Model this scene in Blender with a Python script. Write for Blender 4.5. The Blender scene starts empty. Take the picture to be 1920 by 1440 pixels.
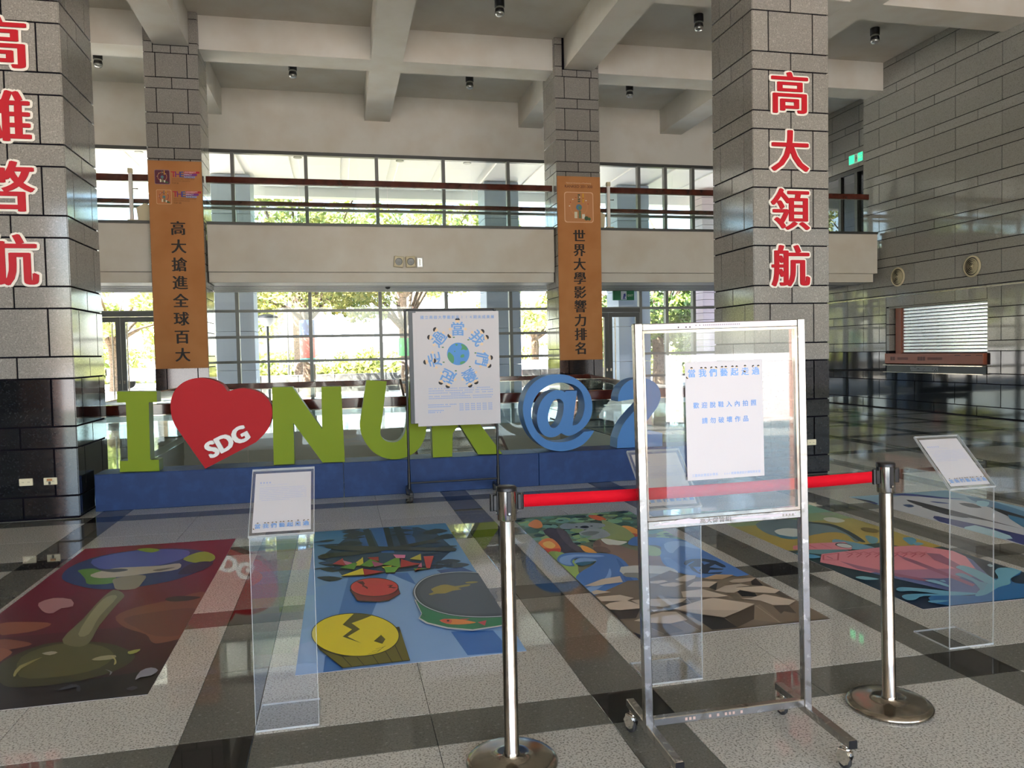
import bpy, math, random
import numpy as np
from mathutils import Matrix, Vector
from mathutils.geometry import tessellate_polygon
random.seed(7); rng = np.random.default_rng(7)
S = bpy.context.scene
COL = S.collection
PI = math.pi

# ---------------------------------------------------------------- camera
YAW, PITCH, ROLL, F, H = .2180, -.0405, -.0203, 1456.0, 1.6
def _cam():
    cy, sy, cp, sp = math.cos(YAW), math.sin(YAW), math.cos(PITCH), math.sin(PITCH)
    fwd = Vector((sy*cp, cy*cp, sp)); right = Vector((cy, -sy, 0)); up = right.cross(fwd)
    c, s = math.cos(ROLL), math.sin(ROLL)
    return c*right + s*up, -s*right + c*up, fwd
CR, CU, CF = _cam()
cd = bpy.data.cameras.new('camera'); cam = bpy.data.objects.new('camera', cd); COL.objects.link(cam)
cd.sensor_width = 36; cd.lens = 36*F/1920; cd.clip_end = 600; cd.clip_start = .05
cam.matrix_world = Matrix(((CR.x, CU.x, -CF.x, 0), (CR.y, CU.y, -CF.y, 0), (CR.z, CU.z, -CF.z, H), (0, 0, 0, 1)))
S.camera = cam
def ray(px, py): return CR*((px-960)/F) + CU*(-(py-720)/F) + CF
def atY(px, py, Y):                       # point of a wall plane Y = const seen at a photo pixel
    d = ray(px, py); return Vector((0, 0, H)) + d*(Y/d.y)
def atZ(px, py, z=0.):                    # point of a level plane seen at a photo pixel
    d = ray(px, py); return Vector((0, 0, H)) + d*((z-H)/d.z)

# ---------------------------------------------------------------- world, sun, exposure
w = bpy.data.worlds.new('World'); S.world = w; w.use_nodes = True
nt = w.node_tree; bg = nt.nodes['Background']
sky = nt.nodes.new('ShaderNodeTexSky'); sky.sky_type = 'NISHITA'; sky.sun_disc = False
sky.sun_elevation = math.radians(48); sky.sun_rotation = math.radians(-120); sky.air_density = 1.0; sky.dust_density = 1.8; sky.ozone_density = 1.0
nt.links.new(sky.outputs[0], bg.inputs[0]); bg.inputs[1].default_value = 0.45
sl = bpy.data.lights.new('sun', 'SUN'); sl.energy = 15.0; sl.angle = .01; sl.color = (1, .96, .90)
sun = bpy.data.objects.new('sun', sl); COL.objects.link(sun)
sdir = Vector((-.60, -.34, .74)).normalized()
sun.rotation_euler = sdir.to_track_quat('Z', 'Y').to_euler(); sun.location = sdir*60
vs = S.view_settings; vs.view_transform = 'Standard'; vs.look = 'None'; vs.gamma = 1; vs.use_curve_mapping = False
vs.exposure = 2.02
S.cycles.use_denoising = True
S.cycles.max_bounces = 14; S.cycles.diffuse_bounces = 6; S.cycles.glossy_bounces = 6
S.cycles.transmission_bounces = 8; S.cycles.transparent_max_bounces = 24
S.cycles.sample_clamp_indirect = 8; S.cycles.caustics_reflective = False; S.cycles.caustics_refractive = False

# ---------------------------------------------------------------- materials
def lin(c):
    if isinstance(c, str): c = [int(c[i:i+2], 16)/255 for i in (0, 2, 4)]
    return tuple(x/12.92 if x <= .04045 else ((x+.055)/1.055)**2.4 for x in c)
def mat(name, col, rough=.5, metal=0., spec=.5, noise=None, emit=None, coat=0., bump=None, rnd=0., attr=None):
    m = bpy.data.materials.new(name); m.use_nodes = True; N = m.node_tree.nodes; L = m.node_tree.links
    b = N['Principled BSDF']; c = lin(col)
    b.inputs['Base Color'].default_value = (*c, 1); b.inputs['Roughness'].default_value = rough
    b.inputs['Metallic'].default_value = metal; b.inputs['Specular IOR Level'].default_value = spec
    b.inputs['Coat Weight'].default_value = coat; b.inputs['Coat Roughness'].default_value = .03
    src = None
    if attr:
        a = N.new('ShaderNodeAttribute'); a.attribute_name = attr; src = a.outputs['Color']
    if noise:                              # list of (scale, colour, lo, hi, detail)
        pos = N.new('ShaderNodeNewGeometry')
        for sc, c2, lo, hi, det in noise:
            t = N.new('ShaderNodeTexNoise'); t.inputs['Scale'].default_value = sc; t.inputs['Detail'].default_value = det
            L.new(pos.outputs['Position'], t.inputs['Vector'])
            r = N.new('ShaderNodeMapRange'); r.inputs[1].default_value = lo; r.inputs[2].default_value = hi
            L.new(t.outputs[0], r.inputs[0])
            mx = N.new('ShaderNodeMix'); mx.data_type = 'RGBA'
            L.new(r.outputs[0], mx.inputs[0])
            if src: L.new(src, mx.inputs[6])
            else: mx.inputs[6].default_value = (*c, 1)
            mx.inputs[7].default_value = (*lin(c2), 1); src = mx.outputs[2]
    if rnd:
        oi = N.new('ShaderNodeObjectInfo'); r = N.new('ShaderNodeMapRange')
        r.inputs[3].default_value = 1-rnd; r.inputs[4].default_value = 1+rnd; L.new(oi.outputs['Random'], r.inputs[0])
        hs = N.new('ShaderNodeHueSaturation'); L.new(r.outputs[0], hs.inputs['Value'])
        if src: L.new(src, hs.inputs['Color'])
        else: hs.inputs['Color'].default_value = (*c, 1)
        src = hs.outputs[0]
    if src: L.new(src, b.inputs['Base Color'])
    if bump:
        t = N.new('ShaderNodeTexNoise'); t.inputs['Scale'].default_value = bump[0]; t.inputs['Detail'].default_value = 3
        pos = N.new('ShaderNodeNewGeometry'); L.new(pos.outputs['Position'], t.inputs['Vector'])
        bp = N.new('ShaderNodeBump'); bp.inputs['Strength'].default_value = bump[1]; bp.inputs['Distance'].default_value = .01
        L.new(t.outputs[0], bp.inputs['Height']); L.new(bp.outputs[0], b.inputs['Normal'])
    if emit:
        b.inputs['Emission Color'].default_value = (*lin(emit[0]), 1); b.inputs['Emission Strength'].default_value = emit[1]
    return m
def glassmat(name, tint=(.93, .97, .96), ior=1.5, haze=0., rough=0.):
    m = bpy.data.materials.new(name); m.use_nodes = True; N = m.node_tree.nodes; L = m.node_tree.links
    N.remove(N['Principled BSDF']); out = N['Material Output']
    t = N.new('ShaderNodeBsdfTransparent'); t.inputs[0].default_value = (*tint, 1)
    g = N.new('ShaderNodeBsdfGlossy'); g.inputs['Roughness'].default_value = rough
    fr = N.new('ShaderNodeFresnel'); fr.inputs[0].default_value = ior
    # back faces of a thin sheet: keep the fresnel term that of air to glass on both sides
    geo = N.new('ShaderNodeNewGeometry'); mr = N.new('ShaderNodeMapRange')
    mr.inputs[3].default_value = ior; mr.inputs[4].default_value = 1/ior
    L.new(geo.outputs['Backfacing'], mr.inputs[0]); L.new(mr.outputs[0], fr.inputs[0])
    mx = N.new('ShaderNodeMixShader'); L.new(fr.outputs[0], mx.inputs[0]); L.new(t.outputs[0], mx.inputs[1]); L.new(g.outputs[0], mx.inputs[2])
    last = mx
    if haze:
        d = N.new('ShaderNodeBsdfDiffuse'); d.inputs[0].default_value = (.9, .92, .92, 1)
        m2 = N.new('ShaderNodeMixShader'); m2.inputs[0].default_value = haze
        L.new(mx.outputs[0], m2.inputs[1]); L.new(d.outputs[0], m2.inputs[2]); last = m2
    L.new(last.outputs[0], out.inputs[0])
    return m
M = dict(
    granite=mat('granite_light', 'bfbdb2', .03, noise=[(110, '7d7b71', .50, .63, 3), (80, 'c8c5ba', .55, .72, 2)], rnd=.05),
    granite_grey=mat('granite_dark_grey', '65655c', .03, noise=[(120, '53534b', .5, .64, 3), (60, '7b7972', .6, .72, 2)], rnd=.05),
    granite_black=mat('granite_black', '1c1c1b', .03, noise=[(110, '34332f', .58, .7, 3)], rnd=.05),
    grout=mat('dark_joint', '0d0b14', .9, spec=.1),
    stone=mat('grey_granite_cladding', '8c8983', .09, noise=[(85, '716e69', .48, .68, 4), (60, 'a39f98', .56, .74, 2)], rnd=.06),
    stone_w=mat('grey_granite_wall', '9a9993', .05, noise=[(75, '7f7d77', .48, .68, 4)], rnd=.07),
    stone_b=mat('black_polished_granite', '17191c', .05, noise=[(60, '26282a', .55, .7, 3)], rnd=.05),
    cream=mat('cream_plaster', 'ccc9c0', .75, noise=[(1.3, 'c4bdb0', .4, .7, 3)]),
    soffit=mat('cream_soffit_panel', 'c5c2b8', .45),
    alu=mat('grey_aluminium', '6d6e6b', .4, .5),
    alu_d=mat('dark_grey_aluminium', '4a4b49', .42, .5),
    steel=mat('polished_steel', 'a8a296', .16, 1., noise=[(14, '8d867b', .5, .7, 3)]),
    steel_w=mat('worn_steel', 'a5a39e', .26, 1., noise=[(38, 'cfccc6', .6, .66, 6), (22, '7d786f', .58, .74, 4)]),
    black=mat('black_plastic', '101012', .4),
    blackm=mat('black_painted_steel', '141417', .35),
    wood=mat('brown_lacquered_wood', '54231a', .12, coat=.5, noise=[(6, '3a1610', .4, .7, 3)]),
    glass=glassmat('clear_glass', (.965, .975, .985)), glassg=glassmat('greenish_balustrade_glass', (.94, .98, .97)),
    acrylic=glassmat('clear_acrylic', (.985, .99, .99), 1.6, .002), pane=glassmat('scratched_acrylic_pane', (.95, .97, .97), 1.62, .03, .01),
    edge=glassmat('acrylic_edge', (.97, .99, .99), 1.5, .3),
    paper=mat('white_paper', 'c4c0c1', .6), white=mat('white_paint', 'e6e4df', .45),
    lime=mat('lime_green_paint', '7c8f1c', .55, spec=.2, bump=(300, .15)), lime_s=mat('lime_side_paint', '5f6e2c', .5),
    red=mat('red_paint', 'b01c22', .55, spec=.2, bump=(300, .15)), blue=mat('sky_blue_paint', '3a70a8', .45, spec=.3), navy=mat('blue_painted_board', '14315f', .5, spec=.3, noise=[(9, '193a6c', .45, .7, 5)]),
    redchar=mat('red_acrylic_letter', 'b80c20', .5, spec=.3), whitechar=mat('white_letter_backing', 'e9e4da', .5),
    orange=mat('orange_banner', 'bb8252', .7, spec=.2, noise=[(2, 'b27848', .4, .7, 2)]), ink=mat('black_ink', '120d0c', .6),
    belt=mat('red_webbing', 'c2061c', .7, spec=.15, bump=(400, .3)),
    printed=mat('printed_paper', 'ffffff', .6, attr='Col'), vinyl=mat('printed_floor_vinyl', 'ffffff', .38, spec=.18, attr='Col'),
    ivory=mat('ivory_plastic', 'd8cfae', .45), grille=mat('cream_grille', 'c9bf9f', .5),
    shutter=mat('silver_shutter_slat', 'e2e6e8', .2, .9), copper=mat('brown_board', '8a4a33', .45),
    green_sign=mat('green_exit_sign', '1fa368', .5, emit=('2fd487', .6)), white_sign=mat('white_sign_symbol', 'ffffff', .5, emit=('ffffff', .6)),
    greens=mat('green_sign_unlit', '12704a', .5),
    lampglass=mat('silver_reflector', 'b8bab8', .2, .8),
    paving=mat('pale_paving', 'c9c2b4', .7, noise=[(2.5, 'aba493', .45, .65, 4)]), paving2=mat('rose_paving', 'dbd4cc', .7, noise=[(2.5, 'c9c0b6', .45, .65, 4)]),
    brick=mat('pink_tiled_pier', 'b98f7c', .5), colwhite=mat('white_panel_column', '98a3ae', .55), canopy=mat('white_canopy_panel', 'f3f0ea', .5),
    concrete=mat('grey_concrete', '5a5954', .8, noise=[(3, '3a3a38', .45, .65, 5)]), bark=mat('tree_bark', '6b5a48', .9, noise=[(14, '463a2e', .45, .65, 4)]),
    leaf=mat('green_leaf', '93994e', .6, rnd=.0, noise=[(1.2, 'b9b060', .45, .62, 3), (2.5, '55702a', .5, .66, 3)]), leaf2=mat('dark_green_leaf', '4f6a2c', .6, noise=[(1.5, '86983a', .48, .64, 3)]),
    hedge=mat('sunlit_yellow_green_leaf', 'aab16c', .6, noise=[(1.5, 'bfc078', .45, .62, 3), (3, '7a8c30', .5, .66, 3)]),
    building=mat('pale_facade', 'b9bcbf', .8), bglass=mat('dim_window', '6a7480', .3), wrapblue=mat('blue_wrap', '2c4a86', .6), wrapred=mat('red_wrap', 'c2463e', .6), wrapteal=mat('teal_wrap', '2f9c92', .6), wrapgreen=mat('green_wrap', '2f9c58', .6),
    caster=mat('chrome_caster', 'd8d6d0', .12, 1.), rubber=mat('grey_rubber', '2a2a2b', .6),
    pinkcol=mat('pink_tiled_column', 'cbb5b6', .6), magenta=mat('magenta_panel', 'b2508e', .6),
    basement=mat('basement_plaster', '949187', .8), truck=mat('white_truck_paint', 'd2d4d4', .35), tyre=mat('tyre', '1a1a1a', .8),
)

# ---------------------------------------------------------------- geometry helpers
class MB:
    """collects shapes and links them as ONE mesh object"""
    def __init__(s): s.v, s.f, s.m, s.mats, s.smooth = [], [], [], [], []
    def _mi(s, m):
        if m not in s.mats: s.mats.append(m)
        return s.mats.index(m)
    def add(s, vs, fs, m, smooth=False, T=None):
        o = len(s.v); mi = s._mi(m)
        s.v += [tuple(T @ Vector(p)) if T else tuple(p) for p in vs]
        for f in fs: s.f.append([i+o for i in f]); s.m.append(mi); s.smooth.append(smooth)
        return s
    def box(s, a, b, m, T=None, bev=0.):
        (x0, y0, z0), (x1, y1, z1) = a, b
        if bev <= 0:
            vs = [(x0,y0,z0),(x1,y0,z0),(x1,y1,z0),(x0,y1,z0),(x0,y0,z1),(x1,y0,z1),(x1,y1,z1),(x0,y1,z1)]
            fs = [(3,2,1,0),(4,5,6,7),(0,1,5,4),(1,2,6,5),(2,3,7,6),(3,0,4,7)]
            return s.add(vs, fs, m, False, T)
        e = min(bev, (x1-x0)/2.1, (y1-y0)/2.1, (z1-z0)/2.1); vs = []; idx = {}
        for sx in (0, 1):
            for sy in (0, 1):
                for sz in (0, 1):
                    X, Y, Z = (x0, x1)[sx], (y0, y1)[sy], (z0, z1)[sz]
                    ix, iy, iz = (X+e, X-e)[sx], (Y+e, Y-e)[sy], (Z+e, Z-e)[sz]
                    for ax, p in (('x', (X, iy, iz)), ('y', (ix, Y, iz)), ('z', (ix, iy, Z))):
                        idx[sx, sy, sz, ax] = len(vs); vs.append(p)
        fs = []
        q = [(0,0),(1,0),(1,1),(0,1)]
        for k in (0, 1):
            a1 = [idx[k, u, v, 'x'] for u, v in q]; b1 = [idx[u, k, v, 'y'] for u, v in q]; c1 = [idx[u, v, k, 'z'] for u, v in q]
            fs += [a1 if k else a1[::-1], b1[::-1] if k else b1, c1 if k else c1[::-1]]
        for u in (0, 1):
            for v in (0, 1):
                fs.append([idx[0,u,v,'y'], idx[1,u,v,'y'], idx[1,u,v,'z'], idx[0,u,v,'z']])
                fs.append([idx[u,0,v,'x'], idx[u,1,v,'x'], idx[u,1,v,'z'], idx[u,0,v,'z']])
                fs.append([idx[u,v,0,'x'], idx[u,v,1,'x'], idx[u,v,1,'y'], idx[u,v,0,'y']])
                for z in (0, 1): fs.append([idx[u,v,z,'x'], idx[u,v,z,'y'], idx[u,v,z,'z']])
        return s.add(vs, fs, m, False, T)
    def lathe(s, prof, m, n=24, T=None, smooth=True, caps=True):   # profile (r, z) turned about z
        vs = [(r*math.cos(2*PI*k/n), r*math.sin(2*PI*k/n), z) for r, z in prof for k in range(n)]
        fs = [(i*n+k, i*n+(k+1) % n, (i+1)*n+(k+1) % n, (i+1)*n+k) for i in range(len(prof)-1) for k in range(n)]
        s.add(vs, fs, m, smooth, T)
        if caps:
            s.add(vs[:n], [tuple(range(n))[::-1]], m, False, T); s.add(vs[-n:], [tuple(range(n))], m, False, T)
        return s
    def tube(s, pts, r, m, n=10, T=None, r1=None):
        pts = [Vector(p) for p in pts]; rings = []
        for i, p in enumerate(pts):
            d = (pts[min(i+1, len(pts)-1)] - pts[max(i-1, 0)]).normalized()
            a = d.cross(Vector((0, 0, 1)) if abs(d.z) < .95 else Vector((1, 0, 0))).normalized(); b = d.cross(a)
            rr = r if r1 is None else r + (r1-r)*i/(len(pts)-1)
            rings.append([p + a*rr*math.cos(2*PI*k/n) + b*rr*math.sin(2*PI*k/n) for k in range(n)])
        vs = [tuple(v) for R in rings for v in R]
        fs = [(i*n+k, i*n+(k+1) % n, (i+1)*n+(k+1) % n, (i+1)*n+k) for i in range(len(pts)-1) for k in range(n)]
        s.add(vs, fs, m, True, T); s.add(vs[:n], [tuple(range(n))], m, False, T); s.add(vs[-n:], [tuple(range(n))[::-1]], m, False, T)
        return s
    def prism(s, loops, d, m, T=None, side=None):   # loops in xz (y = depth), front at y=0, back at y=d
        loops = [[(p[0], p[1]) for p in L] for L in loops]
        tri = tessellate_polygon([[Vector((x, z, 0)) for x, z in L] for L in loops])
        flat = [p for L in loops for p in L]; n = len(flat)
        vs = [(x, 0, z) for x, z in flat] + [(x, d, z) for x, z in flat]
        fr = []; 
        for t in tri:
            a, b, c = (Vector(flat[i]) for i in t)
            area = (b.x-a.x)*(c.y-a.y)-(b.y-a.y)*(c.x-a.x)
            fr.append(tuple(t) if area > 0 else tuple(t)[::-1])
        s.add(vs, fr, m, False, T); s.add(vs, [tuple(i+n for i in t)[::-1] for t in fr], side or m, False, T)
        o = 0; sd = []
        for L in loops:
            k = len(L)
            for i in range(k): sd.append((o+i, o+(i+1) % k, o+(i+1) % k+n, o+i+n))
            o += k
        return s.add(vs, sd, side or m, False, T)
    def mesh(s, name):
        me = bpy.data.meshes.new(name); me.from_pydata(s.v, [], s.f)
        for m in s.mats: me.materials.append(M[m])
        me.polygons.foreach_set('material_index', s.m); me.polygons.foreach_set('use_smooth', s.smooth); me.update()
        return me
    def build(s, name, parent=None, loc=None):
        o = bpy.data.objects.new(name, s.mesh(name)); COL.objects.link(o)
        if parent: o.parent = parent
        if loc: o.location = loc
        return o
def tag(o, label=None, cat=None, group=None, kind=None):
    for k, v in (('label', label), ('category', cat), ('group', group), ('kind', kind)):
        if v: o[k] = v
    return o
def thing(name, label, cat, loc=(0, 0, 0), rz=0, group=None):
    o = bpy.data.objects.new(name, None); COL.objects.link(o); o.location = loc; o.rotation_euler = (0, 0, rz); o.empty_display_size = .2
    return tag(o, label, cat, group)
def inst(name, me, parent, loc, rot=(0, 0, 0)):
    o = bpy.data.objects.new(name, me); COL.objects.link(o); o.parent = parent; o.location = loc; o.rotation_euler = rot
    return o
def copy_tree(o, parent=None):
    c = o.copy(); COL.objects.link(c)
    if parent: c.parent = parent
    for ch in o.children: copy_tree(ch, c)
    return c
def cr(pts, n=5, closed=True):               # smooth curve through points
    P = [Vector((p[0], p[1])) for p in pts]; out = []; k = len(P)
    for i in range(k if closed else k-1):
        a, b, c, d = (P[(i+j) % k] if closed else P[min(max(i+j, 0), k-1)] for j in (-1, 0, 1, 2))
        for t in range(n):
            t /= n; out.append(.5*((2*b) + (c-a)*t + (2*a-5*b+4*c-d)*t*t + (3*b-3*c+d-a)*t**3))
    return [(p.x, p.y) for p in out]
_tcache = {}
def text_mesh(txt, size, off=0., ext=0., align='CENTER', res=3):
    """outline text as (verts, faces), lying in xy"""
    key = (txt, size, off, ext, align)
    if key in _tcache: return _tcache[key]
    c = bpy.data.curves.new('t', 'FONT'); c.body = txt; c.size = size; c.offset = off; c.extrude = ext; c.align_x = align; c.align_y = 'CENTER'; c.resolution_u = res
    o = bpy.data.objects.new('t', c); COL.objects.link(o)
    bpy.context.view_layer.update()
    me = bpy.data.meshes.new_from_object(o.evaluated_get(bpy.context.evaluated_depsgraph_get()))
    vs = [tuple(v.co) for v in me.vertices]; fs = [tuple(p.vertices) for p in me.polygons]
    bpy.data.objects.remove(o); bpy.data.curves.remove(c); bpy.data.meshes.remove(me)
    _tcache[key] = (vs, fs); return vs, fs
WALLX = Matrix.Rotation(PI/2, 4, 'X')        # text plane -> upright, facing -Y
def song(txt, size, off, ext, dx, dz=.0003, ring=0):
    """heavier strokes by shifted copies: dx widens uprights, off thickens all round (ring: number of directions)"""
    sh = [(0, 0)] + [(k*dx, 0) for k in (-1, 1) if dx]
    n = ring or (4 if off else 0)
    for q in range(n):
        t = 2*PI*(q+.5)/n
        for k in ((-1, 1) if dx > off*.5 and n > 4 else (0,)): sh.append((k*dx+off*math.cos(t), off*math.sin(t)))
    V, Fc = [], []; vs, fs = text_mesh(txt, size, 0, ext)
    for i, (ax, ay) in enumerate(sh):
        o = len(V); V += [(x+ax, y+ay, z + i*dz) for x, y, z in vs]; Fc += [tuple(j+o for j in f) for f in fs]
    return V, Fc

class Print:
    """flat print: coloured shapes in sheet coordinates, one mesh with a colour attribute"""
    def __init__(s, clip=None, step=.00025): s.v, s.f, s.c, s.L, s.clip, s.step = [], [], [], 0, clip, step
    def _clip(s, P):
        if not s.clip: return P
        x0, y0, x1, y1 = s.clip
        for ax, lim, sg in ((0, x0, 1), (0, x1, -1), (1, y0, 1), (1, y1, -1)):
            out = []
            for i in range(len(P)):
                a, b = P[i-1], P[i]; ia, ib = sg*(a[ax]-lim) >= 0, sg*(b[ax]-lim) >= 0
                if ia != ib:
                    t = (lim-a[ax])/(b[ax]-a[ax]); out.append((a[0]+(b[0]-a[0])*t, a[1]+(b[1]-a[1])*t))
                if ib: out.append(b)
            P = out
            if not P: return P
        return P
    def poly(s, P, col, col2=None, up=True):        # col2: colour at the low-v end (gradient of the print itself)
        P = s._clip([tuple(p[:2]) for p in P])
        if len(P) < 3: return s
        tri = tessellate_polygon([[Vector((x, y, 0)) for x, y in P]])
        if up: s.L += 1
        o = len(s.v); c1 = np.array(lin(col)); ys = [p[1] for p in P]; y0, y1 = min(ys), max(ys)
        for p in P:
            s.v.append((p[0], p[1], s.L*s.step))
            c = c1 if col2 is None else c1 + (np.array(lin(col2))-c1)*(1-(p[1]-y0)/max(y1-y0, 1e-6))
            s.c.append((*c, 1))
        for t in tri:
            a, b, c = (P[i] for i in t)
            if (b[0]-a[0])*(c[1]-a[1])-(b[1]-a[1])*(c[0]-a[0]) < 0: t = t[::-1]
            s.f.append(tuple(i+o for i in t))
        return s
    def rect(s, x0, y0, x1, y1, c, c2=None, up=True): return s.poly([(x0, y0), (x1, y0), (x1, y1), (x0, y1)], c, c2, up)
    def disc(s, x, y, rx, ry, c, a0=0, a1=360, n=28, rot=0, up=True):
        r = math.radians(rot); P = []
        for k in range(n+1 if a1-a0 < 360 else n):
            t = math.radians(a0+(a1-a0)*k/n); u, v = rx*math.cos(t), ry*math.sin(t)
            P.append((x+u*math.cos(r)-v*math.sin(r), y+u*math.sin(r)+v*math.cos(r)))
        return s.poly(P, c, up=up)
    def line(s, P, wd, c, up=True):
        if up: s.L += 1
        for a, b in zip(P[:-1], P[1:]):
            d = Vector((b[0]-a[0], b[1]-a[1]));
            if d.length < 1e-6: continue
            n = Vector((-d.y, d.x)).normalized()*wd/2; e = d.normalized()*wd*.3
            s.poly([(a[0]-n.x-e.x, a[1]-n.y-e.y), (b[0]-n.x+e.x, b[1]-n.y+e.y), (b[0]+n.x+e.x, b[1]+n.y+e.y), (a[0]+n.x-e.x, a[1]+n.y-e.y)], c, up=False)
        return s
    def text(s, txt, x, y, size, c, off=0., rot=0, align='CENTER', dx=0, sx=1.):
        s.L += 1; r = math.radians(rot)
        vs, fs = song(txt, size, off, 0, dx, .00004) if align == 'CENTER' and (dx or off) else text_mesh(txt, size, 0, 0, align)
        o = len(s.v); cc = (*lin(c), 1)
        for a, b, z in vs:
            a *= sx; s.v.append((x+a*math.cos(r)-b*math.sin(r), y+a*math.sin(r)+b*math.cos(r), s.L*s.step+z)); s.c.append(cc)
        s.f += [tuple(i+o for i in f) for f in fs]
        return s
    def marks(s, x0, y, x1, h, c, pitch=None, gaps=.08):     # a line of writing too small to read
        s.L += 1; p = pitch or h*1.25; x = x0
        while x < x1-h*.5:
            if random.random() > gaps: s.rect(x, y-h/2, x+h*.85, y+h/2, c, up=False)
            x += p
        return s
    def build(s, name, parent, T, material='printed'):
        me = bpy.data.meshes.new(name); me.from_pydata([tuple(T @ Vector(v)) for v in s.v], [], s.f)
        ca = me.color_attributes.new('Col', 'FLOAT_COLOR', 'POINT'); ca.data.foreach_set('color', np.array(s.c, 'f').ravel())
        me.materials.append(M[material]); me.update()
        o = bpy.data.objects.new(name, me); COL.objects.link(o)
        if parent: o.parent = parent
        return o
def UP(x, y, z=0, rx=PI/2):                  # sheet frame standing at (x,y,z), facing -Y
    return Matrix.Translation((x, y, z)) @ Matrix.Rotation(rx, 4, 'X')

# ================================================================ SETTING
CEIL, BEAM, YF = 8.66, 7.965, 21.7
XW, XL, YR = 13.5, -12.0, -10.0
VOID = (-3.2, 9.95, 4.9, 17.1)
def subtract(r, h):                           # rectangle minus rectangle -> list of rectangles
    x0, y0, x1, y1 = r; a0, b0, a1, b1 = h
    if a0 >= x1 or a1 <= x0 or b0 >= y1 or b1 <= y0: return [r]
    out = []
    if a0 > x0: out.append((x0, y0, a0, y1)); x0 = a0
    if a1 < x1: out.append((a1, y0, x1, y1)); x1 = a1
    if b0 > y0: out.append((x0, y0, x1, b0))
    if b1 < y1: out.append((x0, b1, x1, y1))
    return [q for q in out if q[2]-q[0] > .01 and q[3]-q[1] > .01]
def cham(w, d, t, m, e=.0015, g=0.):          # tile: base on z=0, top at z=t
    w -= g; d -= g
    b = MB(); x, y = w/2, d/2
    vs = [(-x,-y,0),(x,-y,0),(x,y,0),(-x,y,0),(-x,-y,t-e),(x,-y,t-e),(x,y,t-e),(-x,y,t-e),(-x+e,-y+e,t),(x-e,-y+e,t),(x-e,y-e,t),(-x+e,y-e,t)]
    fs = [(8,9,10,11)] + [(i, (i+1) % 4, (i+1) % 4+4, i+4) for i in range(4)] + [(i+4, (i+1) % 4+4, (i+1) % 4+8, i+8) for i in range(4)]
    return b.add(vs, fs, m)
_cm = {}
def chmesh(w, d, t, m, e=.0015, g=0.):
    k = (round(w, 3), round(d, 3), t, m, e, g)
    if k not in _cm: _cm[k] = cham(w, d, t, m, e, g).mesh('tile')
    return _cm[k]

# --- floor of granite tiles
floor = MB()
for q in subtract((XL, YR, XW+.3, YF+.1), VOID): floor.box((q[0], q[1], -.45), (q[2], q[3], -.02), 'grout')
floor = tag(floor.build('floor'), kind='structure')
tiles = []
PX, PY, GX, GY = 1.8, 1.745, -.70, 3.11
for i in range(-7, 9):
    xs = [(GX+PX*i, GX+PX*i+.3, 1), (GX+PX*i+.3, GX+PX*i+1.05, 0), (GX+PX*i+1.05, GX+PX*(i+1), 0)]
    for j in range(-9, 12):
        y0 = GY+PY*j
        for xa, xb, sx in xs:
            for ya, yb, sy in ((y0, y0+.29, 1), (y0+.29, y0+1.017, 0), (y0+1.017, y0+PY, 0)):
                m = 'granite_black' if sx and sy else ('granite_grey' if sx or sy else 'granite')
                r = (max(xa, XL), max(ya, YR), min(xb, XW), min(yb, YF))
                if r[2]-r[0] < .02 or r[3]-r[1] < .02: continue
                for q in subtract(r, VOID): tiles.append((q, m))
def shown(q):
    c = Vector(((q[0]+q[2])/2, (q[1]+q[3])/2, -H)); z = c.dot(CF)
    if z < .8: return 0
    x = 960+F*c.dot(CR)/z; y = 720-F*c.dot(CU)/z
    if not (-150 < x < 2070 and y < 1560): return 0
    if c.y > 8.8 and c.x < 5: return .01/z
    return (q[2]-q[0])*(q[3]-q[1])/z**3
tiles.sort(key=lambda t: -shown(t[0]))
for q, m in tiles[:298]:
    inst('floor_tile', chmesh(q[2]-q[0], q[3]-q[1], .02, m, .0012, .0022), floor, ((q[0]+q[2])/2, (q[1]+q[3])/2, -.02))
rest = MB()
for q, m in tiles[298:]:
    t = cham(q[2]-q[0], q[3]-q[1], .02, m, .0012, .0022); rest.add(t.v, t.f, m, T=Matrix.Translation(((q[0]+q[2])/2, (q[1]+q[3])/2, -.02)))
tag(rest.build('floor_tile_field', floor), kind='stuff')

# --- stairwell below the floor
b = MB(); x0, y0, x1, y1 = VOID; zb = -4.2
b.box((x0-.15, y0-.15, zb), (x0, y1+.15, -.46), 'basement'); b.box((x1, y0-.15, zb), (x1+.15, y1+.15, -.46), 'basement')
b.box((x0, y1, -2.3), (x1, y1+.15, -.46), 'basement'); b.box((x0, y0-.15, zb), (x1, y0, -.46), 'basement')
b.box((x0, y1+4.0, zb), (x1, y1+4.15, -.46), 'basement'); b.box((x0, y0, zb-.2), (x1, y1+4.2, zb), 'granite')
b.box((x0-.002, y0-.002, -.46), (x1+.002, y0+.012, .012), 'cream'); b.box((x0-.002, y1-.012, -.46), (x1+.002, y1+.002, .012), 'basement')
b.box((x0-.002, y0+.012, -.46), (x0+.012, y1-.012, .012), 'basement'); b.box((x1-.012, y0+.012, -.46), (x1+.002, y1-.012, .012), 'basement')
stairwell = tag(b.build('wall_stairwell'), kind='structure')
for k, (x, y) in enumerate(((-1.6, 13.5), (3.9, 13.5))):
    pass
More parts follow.
